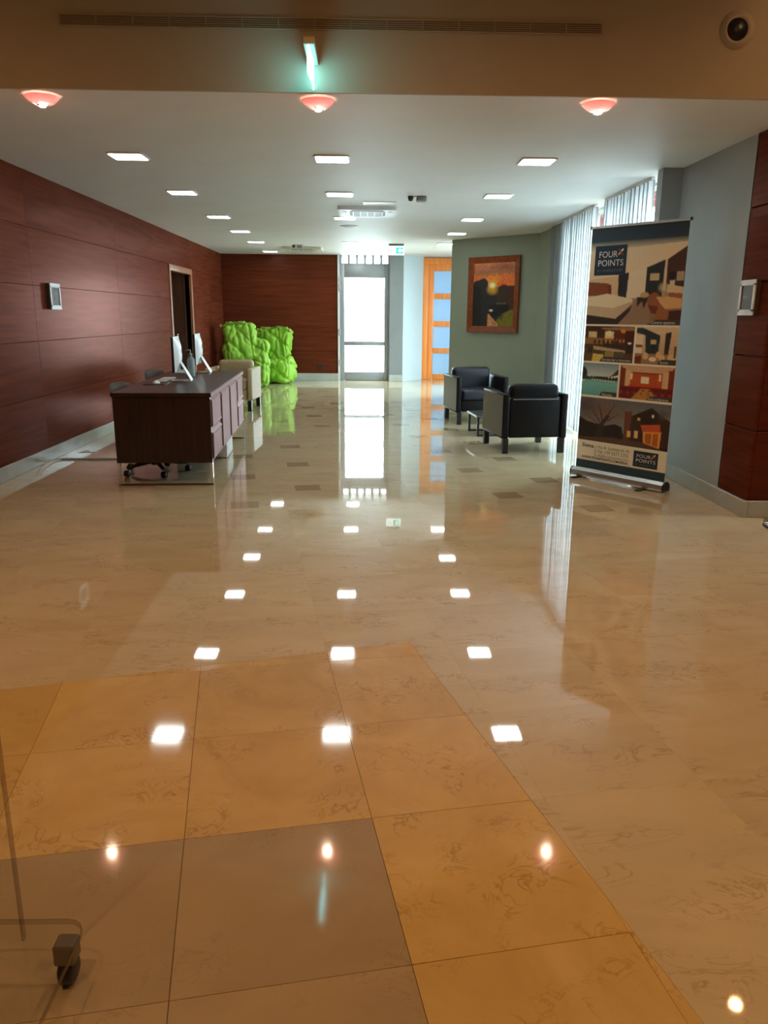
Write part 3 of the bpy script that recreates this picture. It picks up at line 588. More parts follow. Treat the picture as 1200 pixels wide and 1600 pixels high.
def monitor(x, y, label, rz):
    o = empty('desktop_computer', (*on_desk(x, y), DH), rz); tag(o, label, 'computer', 'all-in-one computers'); o.scale = (0.88, 0.88, 0.88)
    # screen faces -x ; bulging white back on +x
    n = 14; prof = []
    hw, z0, z1 = 0.255, 0.10, 0.455
    B((-0.022, -hw, z0), (0.004, hw, z1), 0.006, 2).build('display', 'screen_shade_blue', o)  # thick dark edge: shade on the monitor's side put into the screen colour
    vs = []; fs = []; m = 12
    for j in range(m+1):
        z = z0+(z1-z0)*j/m; b = 1-abs(2*j/m-1)**2.4
        for i in range(n+1):
            yy = -hw+2*hw*i/n; a = 1-abs(2*i/n-1)**2.4
            vs.append((0.004+0.048*min(a, 1)*min(1, b*1.0), yy, z))
    for j in range(m):
        for i in range(n): fs.append((j*(n+1)+i, j*(n+1)+i+1, (j+1)*(n+1)+i+1, (j+1)*(n+1)+i))
    back = MB().add(vs, fs, True).build('back_shell', 'white_plastic', o)
    # small dark fruit-shaped emblem
    lg = [(0.030*math.cos(t)*(1-0.25*math.exp(-((t-0.15)/0.35)**2)), 0.033*math.sin(t)*(1-0.12*math.cos(2*t-PI))) for t in [2*PI*i/28 for i in range(28)]]
    g = MB(); g.add([(0.0545, -yy, 0.31+zz) for yy, zz in lg], [tuple(range(28))]); g.add([(0.0545, -0.004, 0.347), (0.0545, -0.016, 0.362), (0.0545, -0.019, 0.374), (0.0545, -0.008, 0.360)], [(0, 1, 2, 3)]); g.build('emblem', 'dark_grey', back)
    st = MB(); st.add([(0.036, -0.085, 0.185), (0.036, 0.085, 0.185), (0.135, 0.095, 0.010), (0.135, -0.095, 0.010), (0.044, -0.085, 0.190), (0.044, 0.085, 0.190), (0.145, 0.095, 0.012), (0.145, -0.095, 0.012)],
       [(0, 1, 2, 3), (4, 5, 6, 7), (0, 1, 5, 4), (1, 2, 6, 5), (2, 3, 7, 6), (3, 0, 4, 7)]); st.build('stand', 'silver', o)
    B((-0.06, -0.096, 0.0), (0.146, 0.096, 0.011), 0.003, 1).build('foot_plate', 'silver', o)
monitor(-0.075, -0.08, 'white-backed desktop computer nearer on the desk, in front of the bottle', DESK_RZ+math.radians(4))
monitor(-0.05, 0.98, 'white-backed desktop computer farther along the desk, behind the bottle', DESK_RZ+math.radians(2))
bt = empty('sanitizer_bottle', (*on_desk(-0.03, 0.40), DH)); tag(bt, 'clear pump bottle of sanitizer between the two computers', 'bottle')
MB().lathe([(0.0, 0.0), (0.036, 0.0), (0.038, 0.01), (0.038, 0.15), (0.034, 0.175), (0.014, 0.195), (0.014, 0.205), (0.0, 0.205)], n=24).build('bottle_body', 'clear_bottle', bt)
MB().lathe([(0.017, 0.203), (0.017, 0.225), (0.006, 0.228), (0.006, 0.255), (0.0, 0.255)], n=16).build('pump_collar', 'grey_plastic', bt)
mb = MB(); mb.tube([(0.006, 0, 0.255), (-0.02, 0, 0.258), (-0.045, 0, 0.250)], 0.007); mb.build('pump_head', 'grey_plastic', bt)
def keyboard(x, y, label, rz=0):
    o = empty('keyboard', (*on_desk(x, y), DH), DESK_RZ+rz); tag(o, label, 'keyboard')
    B((-0.06, -0.21, 0.0), (0.06, 0.21, 0.010), 0.003, 1).build('base', 'silver', o)
    km = B((-0.0085, -0.012, 0.010), (0.0085, 0.012, 0.014), 0.001, 1).mesh('key', 'white_plastic')
    for i in range(5):
        for j in range(15): link_mesh('key', km, o, (-0.043+0.0215*i, -0.19+0.0272*j, 0))
keyboard(-0.20, -0.02, 'slim white keyboard before the nearer computer'); keyboard(-0.22, 1.02, 'slim white keyboard before the farther computer')
ms = empty('computer_mouse', (*on_desk(-0.20, -0.42), DH+0.004), DESK_RZ); tag(ms, 'pale computer mouse on a black pad near the desk corner', 'mouse')
vs = []; fs = []
for j in range(7):
    t = j/6*PI/2
    for i in range(20):
        w = 2*PI*i/20; vs.append((0.032*math.cos(w)*math.cos(t), 0.056*math.sin(w)*math.cos(t), 0.027*math.sin(t)*(1-0.2*math.sin(w))))
for j in range(6):
    for i in range(20): fs.append((j*20+i, j*20+(i+1) % 20, (j+1)*20+(i+1) % 20, (j+1)*20+i))
fs.append(tuple(range(19, -1, -1))); mo = MB().add(vs, fs, True).build('mouse_shell', 'white_plastic', ms); B((-0.002, 0.012, 0.0245), (0.002, 0.026, 0.0275)).build('scroll_wheel', 'dark_grey', ms)
mp = MB().prism(rounded_rect(0.095, 0.115, 0.012), 0, 0.004).build('mouse_pad', 'black_plastic', None, (*on_desk(-0.20, -0.41), DH), DESK_RZ); tag(mp, 'thin black mouse pad on the desk', 'mouse pad')

# office chairs behind the desk
def office_chair(x, y, rz, label):
    o = empty('office_chair', (x, y, 0), rz); tag(o, label, 'chair', 'office chairs behind the desk')
    # faces +x
    MB().add(*curved_back()).build('backrest', 'chair_fabric', o).location = (-0.24, 0, 0)
    B((-0.24, -0.235, 0.425), (0.23, 0.235, 0.49), 0.03, 3).build('seat', 'chair_fabric', o)
    mb = MB(); mb.tube([(-0.10, 0, 0.42), (-0.27, 0, 0.42), (-0.285, 0, 0.56)], 0.014); mb.build('back_support', 'black_plastic', o)
    MB().lathe([(0.0, 0.07), (0.035, 0.07), (0.030, 0.24), (0.018, 0.25), (0.018, 0.43), (0.0, 0.43)], n=16).build('gas_lift', 'black_plastic', o)
    for k in range(5):
        w = 2*PI*k/5+0.3; c, s_ = math.cos(w), math.sin(w)
        mb = MB(); mb.tube([(0.02*c, 0.02*s_, 0.105), (0.27*c, 0.27*s_, 0.075)], [0.022, 0.015]); leg = mb.build('base_spoke', 'black_plastic', o)
        MB().lathe([(0.0, -0.022), (0.022, -0.022), (0.0275, -0.014), (0.0275, 0.014), (0.022, 0.022), (0.0, 0.022)], (0.275*c, 0.275*s_, 0.028), 16, 'x').build('caster', 'black_plastic', leg)
def curved_back():
    vs = []; fs = []; n, m = 12, 8
    for side in (0, 1):
        for j in range(m+1):
            z = 0.52+0.25*j/m
            for i in range(n+1):
                t = -1+2*i/n; wv = 0.235*(1-0.10*(j/m)**3)
                sh_ = 1-(abs(t)**4)*0.10*(j/m)
                vs.append((0.05*t*t-0.03-0.06*(j/m-0.3)+(0.038 if side else 0)*(1-abs(t)**6)*(1-abs(2*j/m-1)**8), wv*t, 0.52+(z-0.52)*sh_))
    k = (n+1)*(m+1)
    for j in range(m):
        for i in range(n):
            a = j*(n+1)+i; fs.append((a, a+1, a+n+2, a+n+1)); fs.append((k+a, k+a+n+1, k+a+n+2, k+a+1))
    for j in range(m):
        a = j*(n+1); fs.append((a, a+n+1, k+a+n+1, k+a)); a += n; fs.append((a, k+a, k+a+n+1, a+n+1))
    for i in range(n):
        fs.append((i, k+i, k+i+1, i+1)); a = m*(n+1)+i; fs.append((a, a+1, k+a+1, k+a))
    return vs, fs, True
office_chair(-1.83, 6.62, math.radians(-6), 'dark swivel office chair at the near end of the desk')
office_chair(-1.95, 8.12, math.radians(-14), 'dark swivel office chair farther along the desk')

# cable duct from wall to desk, cord and a scrap of paper
cd = MB(); cd.add([(-0.42, -0.022, 0), (0.42, -0.022, 0), (0.42, 0.022, 0), (-0.42, 0.022, 0), (-0.42, -0.012, 0.013), (0.42, -0.012, 0.013), (0.42, 0.012, 0.013), (-0.42, 0.012, 0.013)], [(0, 1, 2, 3), (4, 5, 6, 7), (0, 1, 5, 4), (1, 2, 6, 5), (2, 3, 7, 6), (3, 0, 4, 7)])
tag(cd.build('cable_duct', 'grey_plastic', None, (-2.46, 7.20, 0.0006)), 'grey floor cable duct running from the left wall to the desk', 'cable duct')
mb = MB(); mb.tube([(-2.86, 7.19, 0.008), (-2.90, 7.10, 0.012), (-2.915, 6.95, 0.03), (-2.92, 6.86, 0.06), (-2.925, 6.80, 0.075)], 0.006, 6); tag(mb.build('power_cord', 'cream_plastic'), 'pale cord looping from the cable duct up to the wall base', 'cord')
mb = MB(); mb.add([(0, 0, 0), (0.15, 0.04, 0), (0.02, 0.17, 0), (0.0, 0.0, 0.003), (0.15, 0.04, 0.003), (0.02, 0.17, 0.003)], [(0, 2, 1), (3, 4, 5), (0, 1, 4, 3), (1, 2, 5, 4), (2, 0, 3, 5)])
tag(mb.build('paper_scrap', 'white_paper', None, (-2.84, 7.56, 0.0006)), 'small white triangular scrap on the floor by the left baseboard', 'paper')

# ------------------------------------------------------------------ armchairs
def armchair(loc, rz, label, body, back, legm, armm=None):
    armm = armm or body
    o = empty('armchair', (loc[0], loc[1], 0), rz); tag(o, label, 'armchair', 'boxy lounge armchairs')
    hw, hd = 0.335, 0.355
    for s_ in (-1, 1):
        x0, x1 = sorted((s_*hw, s_*(hw-0.062)))
        arm = B((x0, -hd, 0.150), (x1, hd, 0.595), 0.012).build('armrest', body, o)
        xs_ = sorted((s_*(hw-0.002), s_*(hw+0.003))); B((xs_[0], -hd+0.016, 0.170), (xs_[1], hd-0.016, 0.580), 0.002, 1).build('side_panel', armm, o)
        mb = MB(); mb.tube([(s_*(hw-0.001), -hd+0.012, 0.168), (s_*(hw-0.001), hd-0.012, 0.168), (s_*(hw-0.001), hd-0.012, 0.582), (s_*(hw-0.001), -hd+0.012, 0.582)], 0.004, 6, True); mb.build('piping', body, arm)
        for y in (-hd+0.035, hd-0.035): B((s_*(hw-0.040)-0.029, y-0.029, 0.0), (s_*(hw-0.040)+0.029, y+0.029, 0.152), 0.004, 1).build('leg', legm, o)
    B((-hw+0.076, -hd+0.02, 0.160), (hw-0.076, hd-0.06, 0.30), 0.01).build('seat_base', body, o)
    B((-hw+0.078, -hd+0.012, 0.302), (hw-0.078, hd-0.15, 0.435), 0.035, 4).build('seat_cushion', back, o)
    B((-hw+0.076, hd-0.058, 0.160), (hw-0.076, hd-0.008, 0.56), 0.01).build('back_panel', body, o)
    B((-hw+0.080, hd-0.185, 0.38), (hw-0.080, hd-0.030, 0.690), 0.055, 5).build('back_cushion', back, o)
    B((-hw+0.10, hd-0.010, 0.540), (hw-0.10, hd-0.004, 0.548)).build('chrome_strip', 'silver', o)
    return o
armchair((1.645, 7.98), PI+math.radians(8), 'black leather armchair seen from behind, nearest the banner', 'black_leather', 'black_leather', 'dark_leg_wood', 'side_leather')
def unturn(): pass
armchair((1.43, 10.11), math.radians(8), 'dark navy leather armchair facing the camera, under the painting', 'black_leather', 'navy_leather', 'dark_leg_wood', 'side_leather')
armchair((-1.93, 11.37), math.radians(-3), 'beige armchair with black legs behind the reception desk', 'beige_leather', 'beige_leather', 'dark_leg_wood')
ct = empty('coffee_table', (1.55, 9.0, 0), math.radians(5)); tag(ct, 'low black coffee table between the two dark armchairs', 'table')
B((-0.31, -0.25, 0.215), (0.31, 0.25, 0.240), 0.004, 1).build('tabletop', 'black_plastic', ct); ring([(-0.313, -0.253), (0.313, -0.253), (0.313, 0.253), (-0.313, 0.253)], [(-0.309, -0.249), (0.309, -0.249), (0.309, 0.249), (-0.309, 0.249)], 0.222, 0.238).build('rim', 'silver', ct)
for sx in (-1, 1):
    for sy in (-1, 1): B((sx*0.285-0.012, sy*0.225-0.012, 0.0), (sx*0.285+0.012, sy*0.225+0.012, 0.215)).build('leg', 'black_plastic', ct)
for sy in (-1, 1): B((-0.297, sy*0.225-0.011, 0.0), (0.297, sy*0.225+0.011, 0.02)).build('floor_bar', 'black_plastic', ct)

# ------------------------------------------------------------------ green bean-bag chairs
def blob(boxes, name, voxel=0.020):
    """soft padded body: overlapping rounded boxes fused and relaxed"""
    mb = MB()
    for c, s_, r, rx, ry, rz in boxes:
        bm = bmesh.new(); bmesh.ops.create_cube(bm, size=1)
        for v in bm.verts: v.co = Vector((v.co.x*s_[0], v.co.y*s_[1], v.co.z*s_[2]))
        bmesh.ops.bevel(bm, geom=bm.edges[:], offset=r, segments=4, profile=0.5, affect='EDGES')
        M = Matrix.Translation(c) @ Matrix.Rotation(rz, 4, 'Z') @ Matrix.Rotation(ry, 4, 'Y') @ Matrix.Rotation(rx, 4, 'X')
        bmesh.ops.transform(bm, matrix=M, verts=bm.verts); mb.bm(bm, True)
    o = mb.build(name, 'green_fabric')
    md = o.modifiers.new('r', 'REMESH'); md.mode = 'VOXEL'; md.voxel_size = voxel; md.use_smooth_shade = True
    sm = o.modifiers.new('s', 'SMOOTH'); sm.factor = 0.5; sm.iterations = 3
    bpy.context.view_layer.update()
    me = bpy.data.meshes.new_from_object(o.evaluated_get(bpy.context.evaluated_depsgraph_get())); bpy.data.objects.remove(o)
    return me
def wrinkle(me, seed, quilt):
    from mathutils import noise
    off = Vector((seed*3.1, seed*1.7, seed*0.3)); me.update()
    nrm = [v.normal.copy() for v in me.vertices]
    for v, n in zip(me.vertices, nrm):
        p = v.co
        q = noise.noise(p*3.2+off)*0.035
        r = -(1-min(1, abs(noise.noise(Vector((p.x*6.5, p.y*6.5, p.z*4.0))+off))*3.2))**2*0.030
        r -= 0.012*abs(noise.noise(Vector((p.x*22, p.y*22, p.z*11))+off))
        # quilting seams: diagonal grooves
        a = (p.x+p.y*0.6)*0.55+p.z*0.9+0.05*math.sin(p.x*7); b = (p.x+p.y*0.5)*1.25+0.04*math.sin(p.z*6+seed)
        g = 0
        for t in (a, b):
            d = abs((t/quilt) % 1-0.5); g -= 0.032*math.exp(-(max(0, d)/0.075)**2)
        v.co = p+n*(q+r+g*(1 if p.z > 0.05 else 0))
        if v.co.z < 0.0: v.co.z = 0.0
    lo = min(v.co.z for v in me.vertices)
    for v in me.vertices: v.co.z -= lo
    me.polygons.foreach_set('use_smooth', [True]*len(me.polygons)); me.materials.clear(); me.materials.append(MATS['green_fabric']); me.update()
def bean(loc, rz, label, seed, boxes, pip, tabs):
    o = empty('bean_bag_chair', loc, rz); tag(o, label, 'bean bag', 'green bean bag chairs')
    me = blob(boxes, 'padded_body'); wrinkle(me, seed, 0.34); b = link_mesh('padded_body', me, o)
    for pts, r in pip: mb = MB(); mb.tube(pts, r, 6); mb.build('piping', 'green_piping', o)
    for c in tabs: MB().lathe([(0.0, -0.03), (0.022, -0.022), (0.03, 0.0), (0.022, 0.022), (0.0, 0.03)], c, 12, 'y').build('pull_tab', 'beige_leather', o)
R_ = math.radians
# nearer, left: tall quilted back toward the camera, seat lobes to the right
bean((-2.30, 15.0, 0), 0, 'taller lime green quilted bean bag chair behind the beige armchair', 1.0,
     [((-0.12, 0.12, 0.61), (0.66, 0.34, 1.24), 0.15, R_(-6), 0, R_(14)), ((0.10, -0.02, 0.28), (0.66, 0.62, 0.56), 0.15, 0, 0, R_(14)), ((0.30, -0.16, 0.30), (0.34, 0.55, 0.60), 0.13, 0, 0, R_(8)), ((0.20, 0.28, 0.45), (0.40, 0.40, 0.90), 0.14, 0, R_(8), 0)],
     [([(-0.42, -0.04, 1.07), (-0.32, -0.02, 1.145), (-0.12, 0.03, 1.19), (0.06, 0.08, 1.15), (0.17, 0.12, 1.07)], 0.012)], [(-0.45, 0.0, 1.13)])
bean((-1.87, 15.90, 0), 0, 'lime green bean bag chair with open seat against the mahogany end wall', 2.0,
     [((-0.08, 0.18, 0.56), (0.66, 0.34, 1.10), 0.13, R_(-5), 0, R_(-14)), ((0.10, -0.08, 0.24), (0.66, 0.66, 0.48), 0.15, 0, 0, R_(-14)), ((0.22, -0.12, 0.40), (0.40, 0.40, 0.28), 0.12, R_(6), 0, R_(-14)), ((-0.30, 0.0, 0.42), (0.26, 0.55, 0.72), 0.11, 0, R_(-5), R_(-10)), ((0.24, 0.18, 0.80), (0.22, 0.40, 0.60), 0.09, R_(-6), R_(6), R_(-14))],
     [([(-0.05, 0.02, 1.06), (0.10, -0.02, 1.12), (0.22, -0.02, 1.10), (0.31, 0.02, 1.03)], 0.012)], [(0.33, 0.0, 1.03)])

# ------------------------------------------------------------------ raster painter for printed pictures
class Paint:
    def __init__(s, w, h, col):
        s.w, s.h = w, h; s.a = np.zeros((h, w, 3)); s.a[:] = lin(col)
        s.x, s.y = np.meshgrid((np.arange(w)+0.5)/w, (np.arange(h)+0.5)/h)       # y down, 0..1
    def put(s, m, col, al=1.0):
        m = np.clip(m*al, 0, 1)[..., None]; s.a = s.a*(1-m)+np.array(lin(col))*m; return s
    def poly(s, pts, col, al=1.0):
        m = np.zeros((s.h, s.w), bool); n = len(pts)
        for i in range(n):
            x0, y0 = pts[i]; x1, y1 = pts[(i+1) % n]
            if y0 == y1: continue
            c = ((s.y < y1) != (s.y < y0)) & (s.x < (x1-x0)*(s.y-y0)/(y1-y0)+x0); m ^= c
        return s.put(m.astype(float), col, al)
    def rect(s, x0, y0, x1, y1, col, al=1.0): return s.put(((s.x >= x0) & (s.x <= x1) & (s.y >= y0) & (s.y <= y1)).astype(float), col, al)
    def ell(s, cx, cy, rx, ry, col, al=1.0, soft=0.15):
        d = np.sqrt(((s.x-cx)/rx)**2+((s.y-cy)/ry)**2); return s.put(np.clip((1-d)/soft, 0, 1), col, al)
    def vgrad(s, y0, y1, c0, c1, x0=0, x1=1):
        t = np.clip((s.y-y0)/(y1-y0), 0, 1)[..., None]; c = np.array(lin(c0))*(1-t)+np.array(lin(c1))*t
        m = ((s.y >= y0) & (s.y <= y1) & (s.x >= x0) & (s.x <= x1))[..., None]; s.a = np.where(m, c, s.a); return s
    def noise(s, amt, cell=3):
        n = rng.normal(0, amt, (s.h//cell+2, s.w//cell+2)); n = np.kron(n, np.ones((cell, cell)))[:s.h, :s.w]; s.a = np.clip(s.a*(1+n[..., None]), 0, 1); return s
    def blur(s, k=1):
        for _ in range(k):
            p = np.pad(s.a, ((1, 1), (1, 1), (0, 0)), 'edge'); s.a = (p[:-2, 1:-1]+p[2:, 1:-1]+p[1:-1, :-2]+p[1:-1, 2:]+2*s.a)/6
        return s
def raster_mesh(name, img, W, Hh, m):
    """upright sheet W x Hh in the local xz plane, one vertex per picture cell"""
    h, w = img.shape[:2]; xs = np.linspace(-W/2, W/2, w); zs = np.linspace(Hh, 0, h)
    X, Z = np.meshgrid(xs, zs); co = np.stack([X, np.zeros_like(X), Z], -1).reshape(-1, 3)
    idx = np.arange(h*w).reshape(h, w); q = np.stack([idx[:-1, :-1], idx[1:, :-1], idx[1:, 1:], idx[:-1, 1:]], -1).reshape(-1, 4)
    me = bpy.data.meshes.new(name); me.from_pydata(co.tolist(), [], q.tolist())
    ca = me.color_attributes.new('Col', 'FLOAT_COLOR', 'POINT'); c = np.concatenate([img.reshape(-1, 3), np.ones((h*w, 1))], 1)
    ca.data.foreach_set('color', c.astype(np.float32).ravel()); me.materials.append(MATS[m]); me.update(); return me

# ------------------------------------------------------------------ framed painting on the sage wall
dA = Vector((1.40, 13.15)); dB = Vector((2.574, 11.93)); dd = (dB-dA).normalized(); dn = Vector((dd.y, -dd.x))
if dn.y > 0: dn = -dn
pc0 = dA+dd*0.885+dn*0.004; prz = math.atan2(dd.y, dd.x)
pt = empty('framed_painting', (pc0.x, pc0.y, 1.095), prz); tag(pt, 'framed sunset painting hanging on the sage green wall', 'painting')
PW, PH, FW = 0.985, 1.15, 0.095
def bevel_bar(pts_out, pts_in, y_out, y_in):
    return MB().add([(pts_out[0][0], 0, pts_out[0][1]), (pts_out[1][0], 0, pts_out[1][1]), (pts_in[1][0], 0, pts_in[1][1]), (pts_in[0][0], 0, pts_in[0][1]),
                     (pts_out[0][0], y_out, pts_out[0][1]), (pts_out[1][0], y_out, pts_out[1][1]), (pts_in[1][0], y_in, pts_in[1][1]), (pts_in[0][0], y_in, pts_in[0][1])],
                    [(0, 1, 2, 3), (4, 5, 6, 7), (0, 1, 5, 4), (1, 2, 6, 5), (2, 3, 7, 6), (3, 0, 4, 7)])
co = [(-PW/2, 0), (PW/2, 0), (PW/2, PH), (-PW/2, PH)]; ci_ = [(-PW/2+FW, FW), (PW/2-FW, FW), (PW/2-FW, PH-FW), (-PW/2+FW, PH-FW)]
for i in range(4): bevel_bar((co[i], co[(i+1) % 4]), (ci_[i], ci_[(i+1) % 4]), -0.045, -0.022).build('frame_bar', 'picture_frame_wood', pt)
p = Paint(110, 140, (120, 60, 35))
p.vgrad(0, 0.17, (196, 116, 72), (165, 100, 66)).vgrad(0.17, 0.42, (190, 104, 54), (238, 116, 40))
p.ell(0.30, 0.10, 0.5, 0.10, (150, 96, 78), 0.5, 0.8).ell(0.75, 0.08, 0.4, 0.09, (112, 62, 48), 0.6, 0.8).ell(0.35, 0.18, 0.35, 0.06, (108, 78, 60), 0.5, 0.9)
p.ell(0.5, 0.36, 0.34, 0.22, (230, 150, 45), 0.9, 1.0).ell(0.70, 0.36, 0.16, 0.14, (205, 62, 22), 0.8, 0.9)
p.poly([(0, 0.40), (1, 0.36), (1, 1), (0, 1)], (52, 44, 38))
p.poly([(0.03, 0.29), (0.28, 0.235), (0.36, 0.29), (0.37, 0.45), (0.6, 0.47), (0.62, 1), (0, 1), (0, 0.33)], (38, 38, 40))
p.poly([(0.0, 0.36), (0.20, 0.36), (0.22, 1), (0, 1)], (26, 28, 30)).poly([(0.36, 0.30), (0.38, 0.29), (0.40, 0.42), (0.36, 0.46)], (168, 122, 92), 0.8)
p.ell(0.48, 0.42, 0.17, 0.10, (206, 150, 40), 0.95, 0.8).ell(0.475, 0.355, 0.10, 0.055, (255, 226, 120), 1.0, 0.6).ell(0.475, 0.35, 0.055, 0.032, (255, 250, 215), 1.0, 0.5)
p.poly([(0.62, 0.40), (0.70, 0.35), (0.80, 0.345), (0.82, 0.40), (0.90, 0.39), (0.92, 0.375), (1, 0.375), (1, 0.75), (0.60, 0.75)], (58, 42, 32)).poly([(0.88, 0.40), (1, 0.39), (1, 0.70), (0.86, 0.70)], (70, 40, 34))
p.poly([(0.42, 0.66), (0.88, 0.66), (0.90, 0.78), (0.5, 0.86), (0.38, 0.80)], (24, 25, 28))
for i in range(5): p.ell(0.60+0.045*i, 0.635, 0.012, 0.010, (200, 180, 160), 0.8, 0.6)
p.ell(0.46, 0.745, 0.055, 0.020, (235, 232, 225), 1, 0.5).poly([(0.60, 0.90), (0.72, 0.80), (0.90, 0.74), (1, 0.72), (1, 1), (0.6, 1)], (112, 104, 34)).poly([(0.64, 0.84), (0.78, 0.79), (0.7, 0.9)], (40, 52, 46), 0.7)
p.poly([(0.38, 0.80), (0.41, 0.80), (0.62, 0.95), (0.64, 1), (0.38, 1)], (196, 134, 92)).poly([(0.42, 0.86), (0.60, 0.96), (0.56, 0.98)], (150, 96, 60))
p.noise(0.12, 3).noise(0.08, 2).blur(2); p.a = np.clip(p.a*1.35, 0, 0.95)
cv = link_mesh('canvas', raster_mesh('canvas', p.a, PW-2*FW+0.01, PH-2*FW+0.01, 'oil_paint'), pt, (0, -0.016, FW-0.005))

# ------------------------------------------------------------------ roll-up banner
bL = Vector((1.82, 6.553)); bR = Vector((2.362, 5.857)); bc = (bL+bR)/2; brz = math.atan2(bR.y-bL.y, bR.x-bL.x)
bn = empty('roll_up_banner', (bc.x, bc.y, 0), brz); tag(bn, 'tall printed roll-up hotel banner standing by the grey wall', 'banner')
BW, BH, BZ = 0.85, 1.947, 0.085
p = Paint(230, 530, (228, 218, 200))
def sub(x0, y0, x1, y1):
    q = Paint(max(4, int((x1-x0)*230)), max(4, int((y1-y0)*530)), (0, 0, 0)); q.o = (x0, y0); return q
def paste(q):
    x, y = int(q.o[0]*230), int(q.o[1]*530); hh_, ww = q.a.shape[:2]; p.a[y:y+hh_, x:x+ww] = q.a[:max(0, 530-y), :max(0, 230-x)]
def caption(q, x0, y0):
    q.poly([(x0, 1), (x0+0.05, y0+0.03), (x0+0.10, y0), (1, y0), (1, 1)], (62, 60, 60))
# hotel room
q = sub(0, 0, 1, 0.386); q.vgrad(0, 1, (216, 196, 164), (120, 96, 78))
q.vgrad(0, 0.15, (20, 42, 56), (36, 58, 72)).vgrad(0.15, 0.24, (60, 76, 82), (212, 194, 164))
q.poly([(0, 0.24), (1, 0.20), (1, 0.30), (0.62, 0.53), (0.0, 0.60)], (218, 200, 168)); q.poly([(0.0, 0.53), (0.36, 0.50), (0.36, 0.72), (0, 0.74)], (206, 178, 140))
q.poly([(0.0, 0.555), (0.23, 0.575), (0.25, 0.70), (0, 0.70)], (128, 68, 44)).poly([(0.22, 0.59), (0.26, 0.59), (0.27, 0.72), (0.24, 0.71)], (110, 50, 30))
q.poly([(0.33, 0.49), (0.44, 0.47), (0.43, 0.76), (0.34, 0.76)], (34, 40, 50)).poly([(0.44, 0.47), (0.62, 0.44), (0.62, 0.73), (0.43, 0.73)], (222, 205, 178))
q.poly([(0.62, 0.43), (0.80, 0.36), (0.79, 0.72), (0.62, 0.74)], (36, 44, 50)).rect(0.66, 0.49, 0.75, 0.56, (196, 178, 140)).poly([(0.80, 0.36), (0.82, 0.36), (0.82, 0.7), (0.80, 0.7)], (214, 196, 164))
q.poly([(0.82, 0.36), (1, 0.24), (1, 0.66), (0.83, 0.64)], (70, 42, 34)).rect(0.86, 0.56, 0.91, 0.64, (200, 190, 170)).rect(0.92, 0.48, 0.99, 0.57, (170, 150, 120)).ell(0.88, 0.52, 0.04, 0.05, (30, 26, 30), 0.9)
q.poly([(0.84, 0.60), (1, 0.63), (1, 0.70), (0.84, 0.68)], (206, 186, 152)).poly([(0.0, 0.72), (0.22, 0.68), (0.50, 0.74), (0.50, 0.78), (0.34, 0.94), (0, 0.92)], (226, 208, 176)).poly([(0.0, 0.80), (0.30, 0.83), (0.50, 0.76), (0.49, 0.79), (0.34, 0.94), (0, 0.91)], (190, 170, 140))
q.poly([(0.0, 0.90), (0.33, 0.94), (0.50, 0.80), (0.47, 0.88), (0.36, 1), (0, 1)], (52, 44, 42)).poly([(0.36, 1), (0.5, 0.84), (0.54, 0.72), (0.66, 0.72), (0.70, 1)], (146, 120, 98))
q.poly([(0.55, 0.72), (0.66, 0.715), (0.66, 0.74), (0.62, 0.84), (0.60, 0.76), (0.55, 0.82)], (50, 40, 36)).ell(0.62, 0.70, 0.05, 0.03, (190, 160, 110)).ell(0.72, 0.76, 0.07, 0.09, (142, 84, 54)).poly([(0.66, 0.80), (0.78, 0.82), (0.78, 0.9), (0.70, 0.88)], (104, 52, 34))
q.poly([(0.74, 0.72), (1, 0.71), (1, 0.83), (0.84, 0.84), (0.78, 0.78)], (206, 166, 112)).poly([(0.78, 0.78), (0.84, 0.85), (1, 0.84), (1, 1), (0.72, 1)], (148, 92, 56)).poly([(0.88, 0.86), (1, 0.85), (1, 1), (0.87, 1)], (64, 38, 28)).poly([(0.86, 0.68), (0.99, 0.69), (0.99, 0.74), (0.86, 0.72)], (150, 92, 58))
q.ell(0.80, 0.63, 0.06, 0.06, (196, 186, 140), 0.8, 0.8).rect(0.79, 0.66, 0.83, 0.73, (170, 150, 110)).noise(0.02,2).blur(1); caption(q, 0.66, 0.945); paste(q)
# bar
q = sub(0, 0.393, 0.555, 0.539); q.vgrad(0, 1, (60, 34, 22), (92, 70, 46)); q.rect(0.08, 0.15, 0.25, 0.33, (206, 190, 140)).rect(0.42, 0.14, 0.60, 0.36, (222, 196, 130)).ell(0.5, 0.2, 0.07, 0.08, (250, 232, 180)).poly([(0.3, 0.05), (1, 0.0), (1, 0.12), (0.4, 0.1)], (150, 112, 74))
q.rect(0.62, 0.12, 0.86, 0.45, (96, 46, 26)).rect(0.82, 0.12, 1.0, 0.50, (72, 34, 24)).ell(0.78, 0.13, 0.05, 0.06, (206, 140, 70)).rect(0.0, 0.34, 0.60, 0.50, (146, 106, 62)).poly([(0.40, 0.48), (0.84, 0.50), (0.84, 0.66), (0.40, 0.60)], (56, 42, 38))
for i in range(6): q.ell(0.22+0.09*i, 0.44, 0.025, 0.07, (62, 40, 26)); q.ell(0.45+0.07*i, 0.40, 0.02, 0.05, (190, 130, 84))
